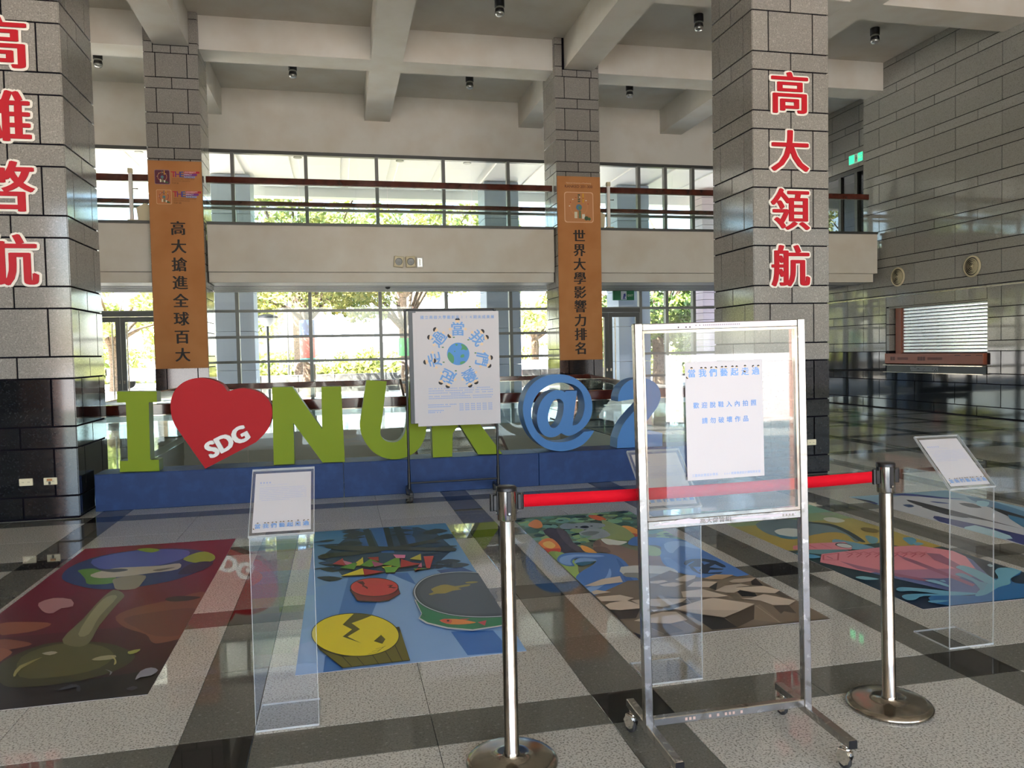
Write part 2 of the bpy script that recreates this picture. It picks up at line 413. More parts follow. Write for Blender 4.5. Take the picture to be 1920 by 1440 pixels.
for k, x in enumerate((-2.2, .8, 3.8)):  # fill lights and their cases, added unseen to brighten the stairwell walls
    lt = bpy.data.lights.new('basement_fill_light', 'AREA'); lt.energy = 10; lt.size = 1.2; lt.color = (1, .95, .86); lo_ = bpy.data.objects.new('basement_fill_light', lt); COL.objects.link(lo_); lo_.location = (x, 10.6, -.62); lo_.rotation_euler = (math.radians(50), 0, 0)
    bl = thing('added_basement_lamp', ('left', 'middle', 'right')[k] + ' added unseen lamp panel brightening the stairwell', 'lamp', (x, 10.3, -.47), group='added stairwell lamps'); MB().box((-.6, -.25, -.06), (.6, .25, 0), 'white', bev=.01).build('case', bl)
stair = tag(MB().box((1.22, 9.97, -3.3), (1.26, 16.6, -3.2), 'basement').build('staircase'), 'granite staircase going down in the stairwell behind the sign letters', 'staircase')
for k in range(16):
    o = MB().box((1.3, 16.7-.42*(k+1), -.19-.17*k), (2.86, 16.7-.42*k+.02, -.02-.17*k), 'granite', bev=.008).build('step', stair)
for sx in (1.26, 2.88):
    v = MB(); v.add([(sx, 16.9, .02), (sx, 10.2, -2.7), (sx, 10.2, -3.05), (sx, 16.9, -.35), (sx+.03, 16.9, .02), (sx+.03, 10.2, -2.7), (sx+.03, 10.2, -3.05), (sx+.03, 16.9, -.35)],
                    [(3,2,1,0), (4,5,6,7), (0,1,5,4), (1,2,6,5), (2,3,7,6), (3,0,4,7)], 'basement'); v.build('stringer', stair)
    v = MB(); v.add([(sx-.01, 16.98, 1.07), (sx-.01, 10.2, -1.35), (sx-.01, 10.2, -1.47), (sx-.01, 16.98, .95), (sx+.04, 16.98, 1.07), (sx+.04, 10.2, -1.35), (sx+.04, 10.2, -1.47), (sx+.04, 16.98, .95)],
                    [(3,2,1,0), (4,5,6,7), (0,1,5,4), (1,2,6,5), (2,3,7,6), (3,0,4,7)], 'wood'); v.build('handrail', stair)
    v = MB(); v.add([(sx+.01, 17.0, .95), (sx+.01, 10.2, -1.47), (sx+.01, 10.2, -2.7), (sx+.01, 17.0, .02), (sx+.02, 17.0, .95), (sx+.02, 10.2, -1.47), (sx+.02, 10.2, -2.7), (sx+.02, 17.0, .02)],
                    [(3,2,1,0), (4,5,6,7), (0,1,5,4), (1,2,6,5), (2,3,7,6), (3,0,4,7)], 'glassg'); v.build('glass_panel', stair)

# --- ceiling with its beams
ceiling = tag(MB().box((XL, YR, CEIL), (XW+1.6, YF+.2, CEIL+.25), 'cream').build('ceiling'), kind='structure')
BX = [-11.75, -7.45, -3.15, 1.19, 5.48, 9.77]
BY = [.37, 4.67, 8.97, 13.27, 17.57, -3.93, -8.23]
for x in BX: MB().box((x-.34, YR, BEAM), (x+.34, YF, CEIL+.01), 'cream').build('beam', ceiling)
for y in BY: MB().box((XL, y-.34, BEAM+.002), (XW, y+.34, CEIL+.01), 'cream').build('beam', ceiling)

# --- stone cladding
TOP = 1.43; PER = .7075; TALL = .487
def courses(z0, z1):                          # (za, zb, tall?)
    out = []
    for k in range(-3, 12):
        T = TOP+PER*k
        for a, b_, t in ((T-TALL, T, True), (T-PER, T-TALL, False)):
            a, b_ = max(a, z0), min(b_, z1)
            if b_-a > .03: out.append((a, b_, t))
    return out
GAP = .016
def clad(parent, frame, W, z0, z1, split_t, split_s, holes=(), name='stone', mt='stone', limit=None, mb=None):
    """tiles on a plane; frame maps (u, v, out) to world; split_*: u cuts of tall and short courses"""
    for a, b_, t in courses(z0, z1):
        cuts = split_t if t else split_s
        for u0, u1 in zip(cuts[:-1], cuts[1:]):
            rs = [(u0, a, u1, b_)]
            for h in holes: rs = [q for r in rs for q in subtract(r, h)]
            for q in rs:
                m = 'stone_b' if b_ <= TOP+.01 else mt
                w_, h_ = q[2]-q[0]-GAP, q[3]-q[1]-GAP
                if w_ < .02 or h_ < .02: continue
                if mb is not None:
                    t_ = cham(w_, h_, .018, m, .002); mb.add(t_.v, t_.f, m, T=frame @ Matrix.Translation(((q[0]+q[2])/2, (q[1]+q[3])/2, 0)))
                else:
                    o = bpy.data.objects.new(name, chmesh(w_, h_, .018, m, .002)); COL.objects.link(o); o.parent = parent
                    o.matrix_local = frame @ Matrix.Translation(((q[0]+q[2])/2, (q[1]+q[3])/2, 0))
def pillar(x0, y0, label, beamcut=True):
    W = 1.04; root = thing('pillar', label, 'pillar', (x0+W/2, y0+W/2, 0), group='granite clad pillars')
    e = .018
    MB().box((-W/2+e, -W/2+e, 0), (W/2-e, W/2-e, CEIL), 'grout').build('core', root)
    t = [0, .22, .82, W]; s = [0, W/2, W]
    hole = [(.18, BEAM-.01, .86, CEIL+.1)] if beamcut else []
    for k in range(4):
        R = Matrix.Rotation(k*PI/2, 4, 'Z')
        fr = R @ Matrix.Translation((-W/2, -W/2+e, 0)) @ Matrix.Rotation(PI/2, 4, 'X')
        clad(root, fr, W, .0, CEIL, t, s, hole)
    return root
P1L = pillar(-3.67, 8.66, 'grey granite pillar at the left edge with four large red characters')
P1R = pillar(4.97, 8.66, 'grey granite pillar right of the wheeled notice board with red characters')
P2L = pillar(-3.68, 17.08, 'granite pillar behind the letter I carrying an orange banner')
P2R = pillar(4.91, 17.08, 'granite pillar behind the @ sign carrying an orange banner')

# right wall, with the ticket window opening
OY0, OY1, OZ0, OZ1 = 14.0, 17.04, .92, 2.54
wr = MB(); e = .018
def wallbox(y0, y1, z0, z1): wr.box((XW+e, y0, z0), (XW+.45, y1, z1), 'grout')
wallbox(YR, OY0, 0, CEIL); wallbox(OY1, 18.0, 0, CEIL); wallbox(OY0, OY1, 0, OZ0); wallbox(OY0, OY1, OZ1, CEIL)
wallbox(18.0, YF, 0, 4.1)
wr.box((XW+.44, 17.8, 4.08), (15.0, YF, 4.1), 'grout'); wr.box((14.8, 18, 4.1), (15.1, YF+.1, CEIL), 'grout'); wr.box((XW+e, 17.9, 4.1), (14.9, 18.0, CEIL), 'stone_w')
wall_right = tag(wr.build('wall_right'), kind='structure')
frame_r = Matrix(((0, 0, -1, XW+e), (-1, 0, 0, 0), (0, 1, 0, 0), (0, 0, 0, 1)))     # u = -Y
tc = [-(17.39+1.25*k) for k in range(6, -23, -1)]; sc_ = [-(17.39+.625+1.25*k) for k in range(5, -23, -1)]
def clip_cuts(c, a, b_): return [a] + [x for x in c if a+.05 < x < b_-.05] + [b_]
hole = [(-OY1-.1, OZ0, -OY0, OZ1)]
clad(wall_right, frame_r, 0, TOP, CEIL, clip_cuts(tc, -18.0, -12.2), clip_cuts(sc_, -18.0, -12.2), hole, mt='stone_w')
clad(wall_right, frame_r, 0, TOP, 4.1, clip_cuts(tc, -YF, -18.0), clip_cuts(sc_, -YF, -18.0), mt='stone_w')
clad(wall_right, frame_r, 0, 0, TOP, clip_cuts(tc, -YF, -12.2), clip_cuts(sc_, -YF, -12.2), hole, mt='stone_w')
fr2 = Matrix(((0, 0, -1, 14.8), (-1, 0, 0, 0), (0, 1, 0, 0), (0, 0, 0, 1)))
clad(wall_right, fr2, 0, 4.1, CEIL, clip_cuts(tc, -YF, -18.0), clip_cuts(sc_, -YF, -18.0), [(-21.6, 4.1, -18.9, 6.75)], mt='stone_w')
mb = MB(); clad(None, frame_r, 0, 0, CEIL, clip_cuts(tc, -12.2, -YR), clip_cuts(sc_, -12.2, -YR), mt='stone_w', mb=mb)
tag(mb.build('stone_field', wall_right), kind='stuff')
# brown jamb stones left of the opening
for k, (za, zb_) in enumerate(((1.45, 1.84), (1.86, 2.10), (2.12, 2.52))):
    MB().box((XW, OY1-.02, za), (XW+.3, OY1+.08, zb_), 'stone', bev=.004).build('jamb_stone', wall_right)
MB().box((XW-.01, 12.0, 2.79), (XW+.02, YF, 2.815), 'steel').build('trim_1').name = 'trim_1'
tag(bpy.data.objects['trim_1'], kind='structure')

# left wall, rear wall
wl = MB().box((XL-.4, YR, 0), (XL-.018, YF, CEIL), 'grout'); wall_left = tag(wl.build('wall_left'), kind='structure')
mb = MB(); fl_ = Matrix(((0, 0, 1, XL-.018), (1, 0, 0, 0), (0, 1, 0, 0), (0, 0, 0, 1)))
clad(None, fl_, 0, 0, CEIL, clip_cuts([-x for x in tc][::-1], YR, YF), clip_cuts([-x for x in sc_][::-1], YR, YF), mt='stone_w', mb=mb)
tag(mb.build('stone_field', wall_left), kind='stuff')
wf = MB().box((XL, YR-.3, 6.4), (XW, YR, CEIL), 'cream'); wall_front = tag(wf.build('wall_front'), kind='structure')
MB().box((-12.0, YR-.5, 0), (-9.9, YR-.1, 6.4), 'alu_d').build('panel', wall_front)
for x in (-9.9, -4.9, -0.4, 5.05, 9.3, 12.6): MB().box((x, YR-.9, 0), (x+.95, YR-.02, 6.4), 'brick', bev=.01).build('pier', wall_front)

# --- facade glazing
win = tag(MB().box((XL, YF-.04, 6.98), (XW, YF+.12, 7.07), 'alu_d').build('window_1'), kind='structure')
MX = [-11.9, -10.08, -8.2, -6.45, -4.47, -2.6, -.73, 1.14, 2.97, 4.81, 6.72, 8.74, 9.58, 10.46, 11.35, 13.42]
TZ = [.0, .83, 1.49, 2.15, 2.84, 3.52, 4.20, 4.87, 5.54, 7.0]
for x in MX: MB().box((x-.045, YF-.05, .0), (x+.045, YF+.11, 7.0), 'alu').build('mullion', win)
doors = ((-6.45, -4.47), (6.72, 8.74))
for z in TZ[1:-1]:
    segs = [(XL, XW)]
    if z < 2.8: segs = [(XL, -6.45), (-4.47, 6.72), (8.74, XW)]
    for a, b_ in segs: MB().box((a, YF-.04, z-.035), (b_, YF+.09, z+.035), 'alu').build('transom', win)
for i in range(len(MX)-1):
    for z0, z1 in zip(TZ[:-1], TZ[1:]):
        if any(abs(MX[i]-d[0]) < .01 for d in doors) and z0 < 2.8: continue
        MB().box((MX[i]+.045, YF+.02, z0+.035), (MX[i+1]-.045, YF+.028, z1-.035), 'glass').build('glass_pane', win)
wall_back = tag(MB().box((XL, YF-.02, 7.05), (XW+1.6, YF+.25, CEIL), 'cream').build('wall_back'), kind='structure')
for n, (a, b_) in enumerate(doors, 1):
    d = tag(MB().box((a+.04, YF-.08, 2.72), (b_-.04, YF+.1, 2.84), 'alu_d').build(f'door_{n}'), kind='structure')
    mid = (a+b_)/2
    for s, (xa, xb) in enumerate(((a+.05, mid-.005), (mid+.005, b_-.05))):
        f = MB(); f.box((xa, YF-.05, .01), (xa+.11, YF+.02, 2.71), 'alu_d'); f.box((xb-.11, YF-.05, .01), (xb, YF+.02, 2.71), 'alu_d')
        f.box((xa+.11, YF-.05, 2.58), (xb-.11, YF+.02, 2.71), 'alu_d'); f.box((xa+.11, YF-.05, .01), (xb-.11, YF+.02, .2), 'alu_d')
        lf = f.build('door_leaf', d)
        MB().box((xa+.11, YF-.02, .2), (xb-.11, YF-.012, 2.58), 'glass').build('door_glass', lf)
        hx = xb-.17 if s == 0 else xa+.17
        MB().tube([(hx, YF-.12, .35), (hx, YF-.12, 2.55)], .018, 'steel').tube([(hx, YF-.12, .5), (hx, YF-.03, .5)], .01, 'steel').tube([(hx, YF-.12, 2.4), (hx, YF-.03, 2.4)], .01, 'steel').build('door_handle', lf)
        MB().box((xb-.075 if s == 0 else xa+.035, YF-.056, 1.0), (xb-.035 if s == 0 else xa+.075, YF-.05, 1.08), 'steel').build('lock', lf)

# upper door in the recess of the right wall
d = tag(MB().box((14.74, 18.95, 6.6), (14.8, 21.6, 6.72), 'alu_d').build('door_3'), kind='structure')
for y in (18.98, 19.45, 19.95, 20.7, 21.5):
    MB().box((14.72, y-.06, 4.1), (14.8, y+.06, 6.6), 'alu_d').build('door_stile', d)
MB().box((14.775, 19.0, 4.1), (14.785, 21.5, 6.6), 'glass').build('door_glass', d)
MB().box((15.0, 18.9, 4.1), (15.05, 21.6, 6.7), 'cream').build('door_backing', d)

# --- gallery (upper floor) across the hall
g = MB(); PH = ((-3.70, 17.0, -2.62, 18.16), (4.89, 17.0, 5.97, 18.16)); qs = [(XL+.01, 17.48, 13.30, 19.97)]
for h in PH: qs = [q for r in qs for q in subtract(r, h)]
for q in qs: g.box((q[0], q[1], 3.2), (q[2], q[3], 4.1), 'soffit')
SEG = ((XL+.01, -3.70), (-2.62, 4.89), (5.97, 13.30))
for a, b_ in SEG: g.box((a, 17.36, 3.2), (b_, 17.48, 3.41), 'cream')
gal = tag(g.build('gallery'), 'cream upper gallery crossing the hall between the pillars', 'gallery')
for a, b_ in SEG:
    b_ += .07*(b_ > 13)
    MB().box((a, 17.28, 3.415), (b_, 17.47, 4.40), 'cream', bev=.008).build('parapet', gal)
    MB().box((a, 17.26, 4.40), (b_, 17.52, 4.455), 'alu_d').build('coping', gal)
for k in range(7): MB().box((XL+.01, 18.22+.25*k, 3.193), (13.3, 18.24+.25*k, 3.2), 'alu_d').build('soffit_joint', gal)
def balustrade(name, label, pts, z0, board=.13, glass='glassg', step=1.9, skip=False):
    root = thing(name, label, 'railing', (pts[0][0], pts[0][1], z0), group='wood topped glass railings'); ox, oy = pts[0]
    for (xa, ya), (xb, yb) in zip(pts[:-1], pts[1:]):
        L = math.hypot(xb-xa, yb-ya); T = Matrix.Translation((xa-ox, ya-oy, 0)) @ Matrix.Rotation(math.atan2(yb-ya, xb-xa), 4, 'Z')
        MB().box((0, -.03, 1.07-board), (L, .03, 1.07), 'wood', T, bev=.006).build('handrail', root)
        MB().box((0, -.012, 1.07-board-.014), (L, .012, 1.07-board-.001), 'steel', T).build('rail_channel', root)
        n = max(1, round(L/step))
        for k in range(n):
            MB().box((L*k/n+.006, -.006, .0 if z0 < 1 else .112), (L*(k+1)/n-.006, .006, 1.07-board-.014), glass, T).build('glass_panel', root)
    return root
balustrade('glass_railing', 'glass railing with brown rail right behind the sculpted letters', [(-3.12, 9.99), (4.85, 9.99)], .0, .125)
balustrade('glass_railing', 'far left glass railing turning the corner behind the red heart', [(-2.98, 10.1), (-2.98, 17.04), (1.24, 17.04)], .0, .12)
balustrade('glass_railing', 'far glass railing behind the blue @ sign', [(2.96, 17.04), (5.62, 17.0), (4.86, 13.0), (4.86, 10.1)], .0, .1)
balustrade('glass_railing', 'upper gallery railing at far left behind the left pillar', [(XL+.02, 17.4), (-3.7, 17.4)], 4.345)
balustrade('glass_railing', 'upper gallery railing between the two banner pillars', [(-2.62, 17.4), (4.89, 17.4)], 4.345)
balustrade('glass_railing', 'upper gallery railing running to the right stone wall', [(5.97, 17.4), (13.2, 17.4)], 4.345)
balustrade('glass_railing', 'rear railing of the upper gallery in front of the high windows', [(XL+.02, 20.01), (13.2, 20.01)], 4.345, .1)

# --- outdoors
grd = MB(); grd.box((-150, YF+.1, -.3), (150, 300, -.02), 'paving'); tag(grd.build('ground_plaza'), kind='structure')
tag(MB().box((-150, -200, -.3), (150, YR-.01, -.02), 'paving2').build('ground_forecourt'), kind='structure')
tag(MB().box((-150, YR, -.3), (XL-.45, YF+.1, -.02), 'paving').build('ground_side'), kind='structure')
c = MB(); c.box((-16, YF+.26, 7.35), (16.5, 27.3, 7.6), 'canopy'); c.box((-16, 27.3, 7.0), (16.5, 27.8, 7.75), 'canopy')
can = tag(c.build('canopy'), 'white panelled canopy outside above the high windows', 'canopy')
for k in range(22):
    x = -15.5+1.45*k
    MB().box((x, YF+.3, 7.30), (x+1.2, 27.25, 7.352), 'canopy', bev=.01).build('ceiling_panel', can)
for x in (-1.0, 1.9, 3.9, 6.9, -5.2): MB().lathe([(.12, 0), (.12, .02)], 'alu', 16, Matrix.Translation((x, 23.2, 7.28))).build('downlight', can)
for x0_, x1_, lab in ((-3.72, -2.56, 'blue grey canopy column outside left of the trees'), (4.84, 6.0, 'canopy column outside seen left of the right banner'), (9.48, 10.65, 'canopy column outside seen through the right door')):
    cl = thing('canopy_column', lab, 'column', ((x0_+x1_)/2, 26.1, 0), group='canopy columns'); w_ = (x1_-x0_)/2
    for k in range(6): MB().box((-w_, -.6, 1.215*k), (w_, .6, 1.215*k+1.205), 'colwhite', bev=.012).build('panel', cl)
pc = thing('tiled_column', 'pink ribbed column outside the right windows', 'column', (13.3, 26.1, 0))
for k in range(30): MB().box((-.6, -.5, .24*k), (.6, .5, .24*k+.225), 'pinkcol').build('rib', pc)

# --- notice: trim and base of side walls need nothing further

# ================================================================ SIGN LETTERS ON THE BLUE PLINTH
YB, ZB, YLT = 8.95, .395, 9.0
for xa, xb, lab in ((-2.57, .008, 'blue painted plinth board under the letters I heart and N'), (.012, 2.29, 'blue painted plinth board under the letters U and K'), (2.294, 4.62, 'blue painted plinth board under the blue @ sign')):
    p = thing('plinth', lab, 'plinth', ((xa+xb)/2, YB+.2, 0), group='blue plinth sections'); w_ = (xb-xa)/2
    MB().box((-w_, -.2, 0), (w_, .22, ZB-.004), 'navy', bev=.004).build('box', p)
    MB().box((-w_, -.2, ZB-.004), (w_, .22, ZB), 'navy').build('top_board', p)
def letter(name, label, loops, mfront, mside, depth=.2, smooth=()):
    LL = [[(atY(x, y, YLT).x, atY(x, y, YLT).z) for x, y in L] for L in loops]
    zmin = min(p[1] for p in LL[0]); LL = [[(x, z-zmin) for x, z in L] for L in LL]
    cx = sum(p[0] for p in LL[0])/len(LL[0])
    LL = [[(x-cx, z) for x, z in L] for L in LL]
    root = thing(name, label, 'letter', (cx, YLT, ZB+.001))
    b = MB().prism(LL, .012, mfront, side=mside); b.build('front_panel', root)
    MB().prism([[(x*.998, z) for x, z in L] for L in LL], depth-.012, mside, T=Matrix.Translation((0, .012, 0))).build('body', root)
    return root, cx, zmin
def c8(pts, ox=900, oy=660, s=4.364): return [(ox+x/s, oy+y/s) for x, y in pts]
def c3(pts, ox=0, oy=480): return [(ox+x/3, oy+y/3) for x, y in pts]
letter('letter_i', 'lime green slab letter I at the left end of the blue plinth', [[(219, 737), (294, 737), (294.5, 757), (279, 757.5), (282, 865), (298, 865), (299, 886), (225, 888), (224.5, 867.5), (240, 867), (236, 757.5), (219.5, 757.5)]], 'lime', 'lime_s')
hp = cr(c3([(1280, 770), (1255, 735), (1215, 712), (1165, 697), (1110, 694), (1060, 705), (1015, 730), (980, 770), (962, 820), (960, 870), (970, 925), (990, 970)]), 4, False)
hq = cr(c3([(1440, 1055), (1490, 1005), (1520, 950), (1532, 895), (1525, 845), (1500, 805), (1460, 775), (1410, 758), (1350, 752), (1280, 770)]), 4, False)
heart, hcx, hz = letter('heart', 'big red heart with white letters SDG leaning right', [hp + c3([(992, 972), (1155, 1204), (1438, 1056)]) + hq], 'red', 'red')
pc_ = atY(428, 831, YLT)
vs_, fs_ = song('SDG', .245, .007, .014, .007, .0002, 6)
T = Matrix.Translation((pc_.x-hcx, -.016, pc_.z-hz)) @ Matrix.Rotation(math.radians(-26), 4, 'Y') @ WALLX
MB().add(vs_, fs_, 'white', T=T).build('white_lettering', heart)['label'] = 'white raised letters SDG'
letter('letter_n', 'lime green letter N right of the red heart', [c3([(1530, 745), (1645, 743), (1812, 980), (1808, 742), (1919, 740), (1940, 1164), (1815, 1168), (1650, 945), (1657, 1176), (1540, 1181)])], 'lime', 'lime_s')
ui = [(560+x/8.727, 760+y/8.727) for x, y in [(1335, 440), (1360, 520), (1420, 580), (1520, 606), (1620, 590), (1700, 520), (1750, 400), (1775, 240)]]
uo = c3([(478, 850), (480, 960), (462, 1040), (420, 1100), (350, 1136), (280, 1143), (205, 1120), (150, 1070), (112, 1000), (103, 930)], 640)
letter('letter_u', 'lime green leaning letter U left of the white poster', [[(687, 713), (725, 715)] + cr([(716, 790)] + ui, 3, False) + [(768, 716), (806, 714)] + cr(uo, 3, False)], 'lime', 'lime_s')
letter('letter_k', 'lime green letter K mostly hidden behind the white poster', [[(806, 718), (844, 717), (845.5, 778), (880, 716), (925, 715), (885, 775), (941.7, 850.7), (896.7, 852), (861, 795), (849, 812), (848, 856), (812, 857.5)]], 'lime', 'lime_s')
at_o = c8([(935, 645), (900, 700), (840, 760), (750, 800), (650, 813), (540, 790), (450, 725), (390, 635), (357, 530), (352, 440), (378, 340), (430, 262), (515, 205), (620, 184), (730, 195), (820, 245), (885, 320), (915, 400), (918, 480), (900, 550), (855, 615), (790, 665), (735, 687), (690, 683)])
at_i = c8([(665, 664), (625, 690), (570, 700), (515, 675), (478, 615), (466, 540), (478, 460), (510, 390), (560, 340), (620, 314), (675, 320), (698, 336)])
at_r = c8([(757, 604), (800, 590), (838, 535), (856, 455), (850, 380), (820, 310), (760, 268), (680, 252), (600, 260), (520, 300), (460, 360), (426, 440), (420, 520), (440, 605), (490, 680), (560, 727), (650, 741), (740, 727), (810, 690), (862, 642)])
hole = c8([(640, 385), (600, 402), (572, 460), (558, 530), (564, 590), (590, 622), (622, 618), (652, 585), (676, 520), (686, 440), (672, 400)])
letter('at_sign', 'sky blue @ sign standing right of the white poster', [cr(at_o, 3, False) + cr(at_i, 3, False) + c8([(705, 318), (795, 318)]) + cr(at_r, 3, False), cr(hole, 3)], 'blue', 'blue', .26)
letter('digit_two', 'sky blue digit 2 partly hidden by the wheeled notice board', [cr([(1159, 753), (1160, 740), (1167, 725), (1180, 714), (1197, 709), (1216, 711), (1232, 722), (1239, 741), (1233, 762), (1218, 783), (1196, 812)], 3, False) + [(1242, 812), (1242, 837), (1157, 840.5)] + cr([(1158, 822), (1168, 797), (1187, 773), (1202, 757), (1206, 744), (1200, 736), (1192, 739), (1189, 752)], 3, False)], 'blue', 'blue', .26)

# ================================================================ RED CHARACTERS AND BANNERS
def redchar(ch, cx, cz, size, label):
    root = thing('red_character', label, 'sign', (cx, 8.66, cz), group='red characters on the pillars')
    vs, fs = song(ch, size, .025, .006, .016, .0002, 10); MB().add(vs, fs, 'whitechar', T=UP(0, -.007, 0)).build('backing', root)
    vs, fs = song(ch, size, .005, .006, .015, .0002, 4); MB().add(vs, fs, 'redchar', T=UP(0, -.024, 0)).build('face', root)
for ch, z, lab in (('高', 4.655, 'topmost red character on the right pillar'), ('大', 3.955, 'second red character on the right pillar'), ('領', 3.245, 'third red character on the right pillar'), ('航', 2.555, 'lowest red character on the right pillar')):
    redchar(ch, 5.46, z, .535, lab)
for ch, z, lab in (('高', 4.70, 'topmost red character on the left pillar, cut by the frame'), ('雄', 3.99, 'second red character on the left pillar, cut by the frame'), ('啓', 3.30, 'third red character on the left pillar, cut by the frame'), ('航', 2.575, 'lowest red character on the left pillar, cut by the frame')):
    redchar(ch, -3.17, z, .535, lab)
def emblem(P, x, y, s, bgc, ring, glow=True):
    def rr(s_, c):
        k = s_*.16; pts = []
        for qx, qy, a in ((s_-k, s_-k, 0), (-s_+k, s_-k, 90), (-s_+k, -s_+k, 180), (s_-k, -s_+k, 270)):
            pts += [(x+qx+k*math.cos(math.radians(a+t)), y+qy+k*math.sin(math.radians(a+t))) for t in (0, 30, 60, 90)]
        P.poly(pts, c)
    rr(s, ring); rr(s*.95, bgc)
    P.disc(x, y+s*.05, s*.62, s*.62, 'c98a5a' if glow else '7a3a48'); P.disc(x, y+s*.05, s*.56, s*.56, bgc)
    P.disc(x, y, s*.2, s*.2, '4f7c96'); P.disc(x+s*.05, y-s*.03, s*.08, s*.1, '5a8a58')
    for dx, dy, w, h, c in ((-.32, -.72, .2, .42, 'd8d2b8'), (-.02, -.72, .16, .5, '6b7d5a'), (.2, -.75, .2, .3, 'd8d8c8')):
        P.rect(x+s*dx, y+s*dy, x+s*(dx+w), y+s*(dy+h), c)
    P.disc(x+s*.5, y-s*.72, s*.14, s*.14, '3f5a3c'); P.disc(x+s*.7, y-s*.76, s*.1, s*.1, '4a6a40')
    P.rect(x+s*.24, y+s*.3, x+s*.34, y+s*.9, 'd9a52f')
    for k in range(4): P.rect(x-s*.08, y+s*(.34+.14*k), x+s*.08, y+s*(.43+.14*k), '4a5a48')
    for a in range(20, 175, 22): P.disc(x+s*.66*math.cos(math.radians(a)), y+s*.66*math.sin(math.radians(a)), s*.05, s*.03, 'e8e4da' if a % 4 else 'b3502f')
def banner(x0, x1, z0, z1, label, chars, pitch, zt, cx, size, top):
    root = thing('banner', label, 'banner', ((x0+x1)/2, 17.07, (z0+z1)/2), group='orange banners on the rear pillars')
    w_, h_ = (x1-x0)/2, (z1-z0)/2; zc = (z0+z1)/2; xc = (x0+x1)/2
    MB().box((-w_, -.02, -h_), (w_, .006, h_), 'orange', bev=.004).build('board', root)
    for k, ch in enumerate(chars):
        vs, fs = song(ch, size, .003, 0, .010, .0003); MB().add(vs, fs, 'ink', T=UP(cx-xc, -.0212, zt-pitch*k-zc)).build('character', root)
    top(root, zc, xc)
def topL(root, zc, xc):
    for k, (zz, bgc, ring, l1, l2, l3) in enumerate(((5.30, '5c1f36', '8f7a94', 'SDG 8 DECENT WORK AND', 'ECONOMIC GROWTH', 'TOP 50'), (4.90, 'c07a48', 'e0b890', 'SDG 11 SUSTAINABLE CITIES', 'AND COMMUNITIES', 'TOP 100'))):
        P = Print(step=.0006); emblem(P, -3.40-xc+.02*k, zz-zc, .145, bgc, ring, k == 0); P.build('emblem', root, UP(0, -.021, 0)); P = Print(step=.0006)
        ax = -3.22-xc+.02*k
        P.text('T', ax+.035, zz-zc+.055, .16, 'b8213c', .004); P.text('H', ax+.115, zz-zc+.055, .16, '7c2f74', .004); P.text('E', ax+.19, zz-zc+.055, .16, '33509a', .004)
        for j, (t, c, e) in enumerate((('UNIVERSITY', 'b8213c', .30), ('IMPACT', '7c2f86', .25), ('RANKINGS', '33509a', .21))):
            P.rect(ax+.235, zz-zc+.085-.048*j, ax+.235+e, zz-zc+.128-.048*j, c); P.text(t, ax+.24, zz-zc+.106-.048*j, .042, 'f0e4dc', align='LEFT')
        P.text(l1, ax, zz-zc-.035, .034, '6e4426', align='LEFT'); P.text(l2, ax, zz-zc-.075, .034, '6e4426', align='LEFT'); P.text(l3, ax, zz-zc-.12, .04, '3c2415', .001, align='LEFT')
        P.build('lettering', root, UP(0, -.021, 0))['kind'] = 'stuff'
def topR(root, zc, xc):
    P = Print(step=.0006)
    P.text('National University of Kaohsiung', 5.42-xc, 5.415-zc, .044, 'e2c4a8'); P.text('RANKED 201-300', 5.42-xc, 5.335-zc, .088, '5a3020', .001)
    P.build('lettering', root, UP(0, -.021, 0))['kind'] = 'stuff'; P = Print(step=.0006)
    emblem(P, 5.42-xc, 4.87-zc, .345, 'bf8352', 'e0b894'); P.build('emblem', root, UP(0, -.021, 0))
banner(-3.665, -2.645, 1.41, 5.63, 'orange banner of eight black characters on the rear left pillar', '高大搶進全球百大', .3688, 4.25, -3.135, .30, topL)
banner(4.915, 5.935, 1.40, 5.565, 'orange banner reading RANKED 201-300 on the rear right pillar', '世界大學影響力排名', .3195, 4.20, 5.415, .30, topR)

# ================================================================ POSTER ON THE BLACK WHEELED STAND
YP = 8.64
ps = thing('poster_stand', 'black wheeled metal stand holding the white poster', 'stand', (1.23, YP, 0))
for sx in (-.51, .5):
    MB().tube([(sx, 0, .16), (sx, 0, 2.10)], .0135, 'blackm').build('upright', ps)
    MB().tube([(sx, 0, .12), (sx, 0, .32)], .017, 'blackm').build('sleeve', ps)
    ft = MB().box((sx-.022, -.24, .075), (sx+.022, .24, .105), 'blackm', bev=.008).tube([(sx, 0, .1), (sx, 0, .16)], .02, 'blackm').build('foot', ps)
    for sy in (-.22, .22):
        k = MB(); T = Matrix.Translation((sx, sy, .034)) @ Matrix.Rotation(PI/2, 4, 'Y')
        k.lathe([(.012, -.02), (.034, -.018), (.034, .018), (.012, .02)], 'rubber', 18, T); k.box((sx-.024, sy-.02, .04), (sx+.024, sy+.02, .078), 'black', bev=.006); k.build('caster', ft)
MB().tube([(-.51, 0, 2.09), (.5, 0, 2.09)], .011, 'blackm').build('top_bar', ps)
MB().tube([(-.51, 0, .17), (.5, 0, .17)], .010, 'blackm').build('bottom_bar', ps)
MB().box((-.475, -.012, .83), (.47, .0, 2.085), 'blackm', bev=.003).build('back_board', ps)
po = thing('poster', 'white exhibition poster with globe ringed by blue figures', 'poster', (1.30, YP-.02, 1.44))
MB().box((-.465, -.004, -.64), (.468, -.001, .632), 'paper').build('sheet', po)
MB().box((-.50, .0005, -.605), (.40, .003, .62), 'paper').build('under_sheet', po)
BLU = '6a98cf'
P = Print(step=.0003); 
for k, ch in enumerate('國立高雄大學藝創系114期末成果展'): P.text(ch, -.395+.0495*k, .565, .041, '7f9fd0', .0008)
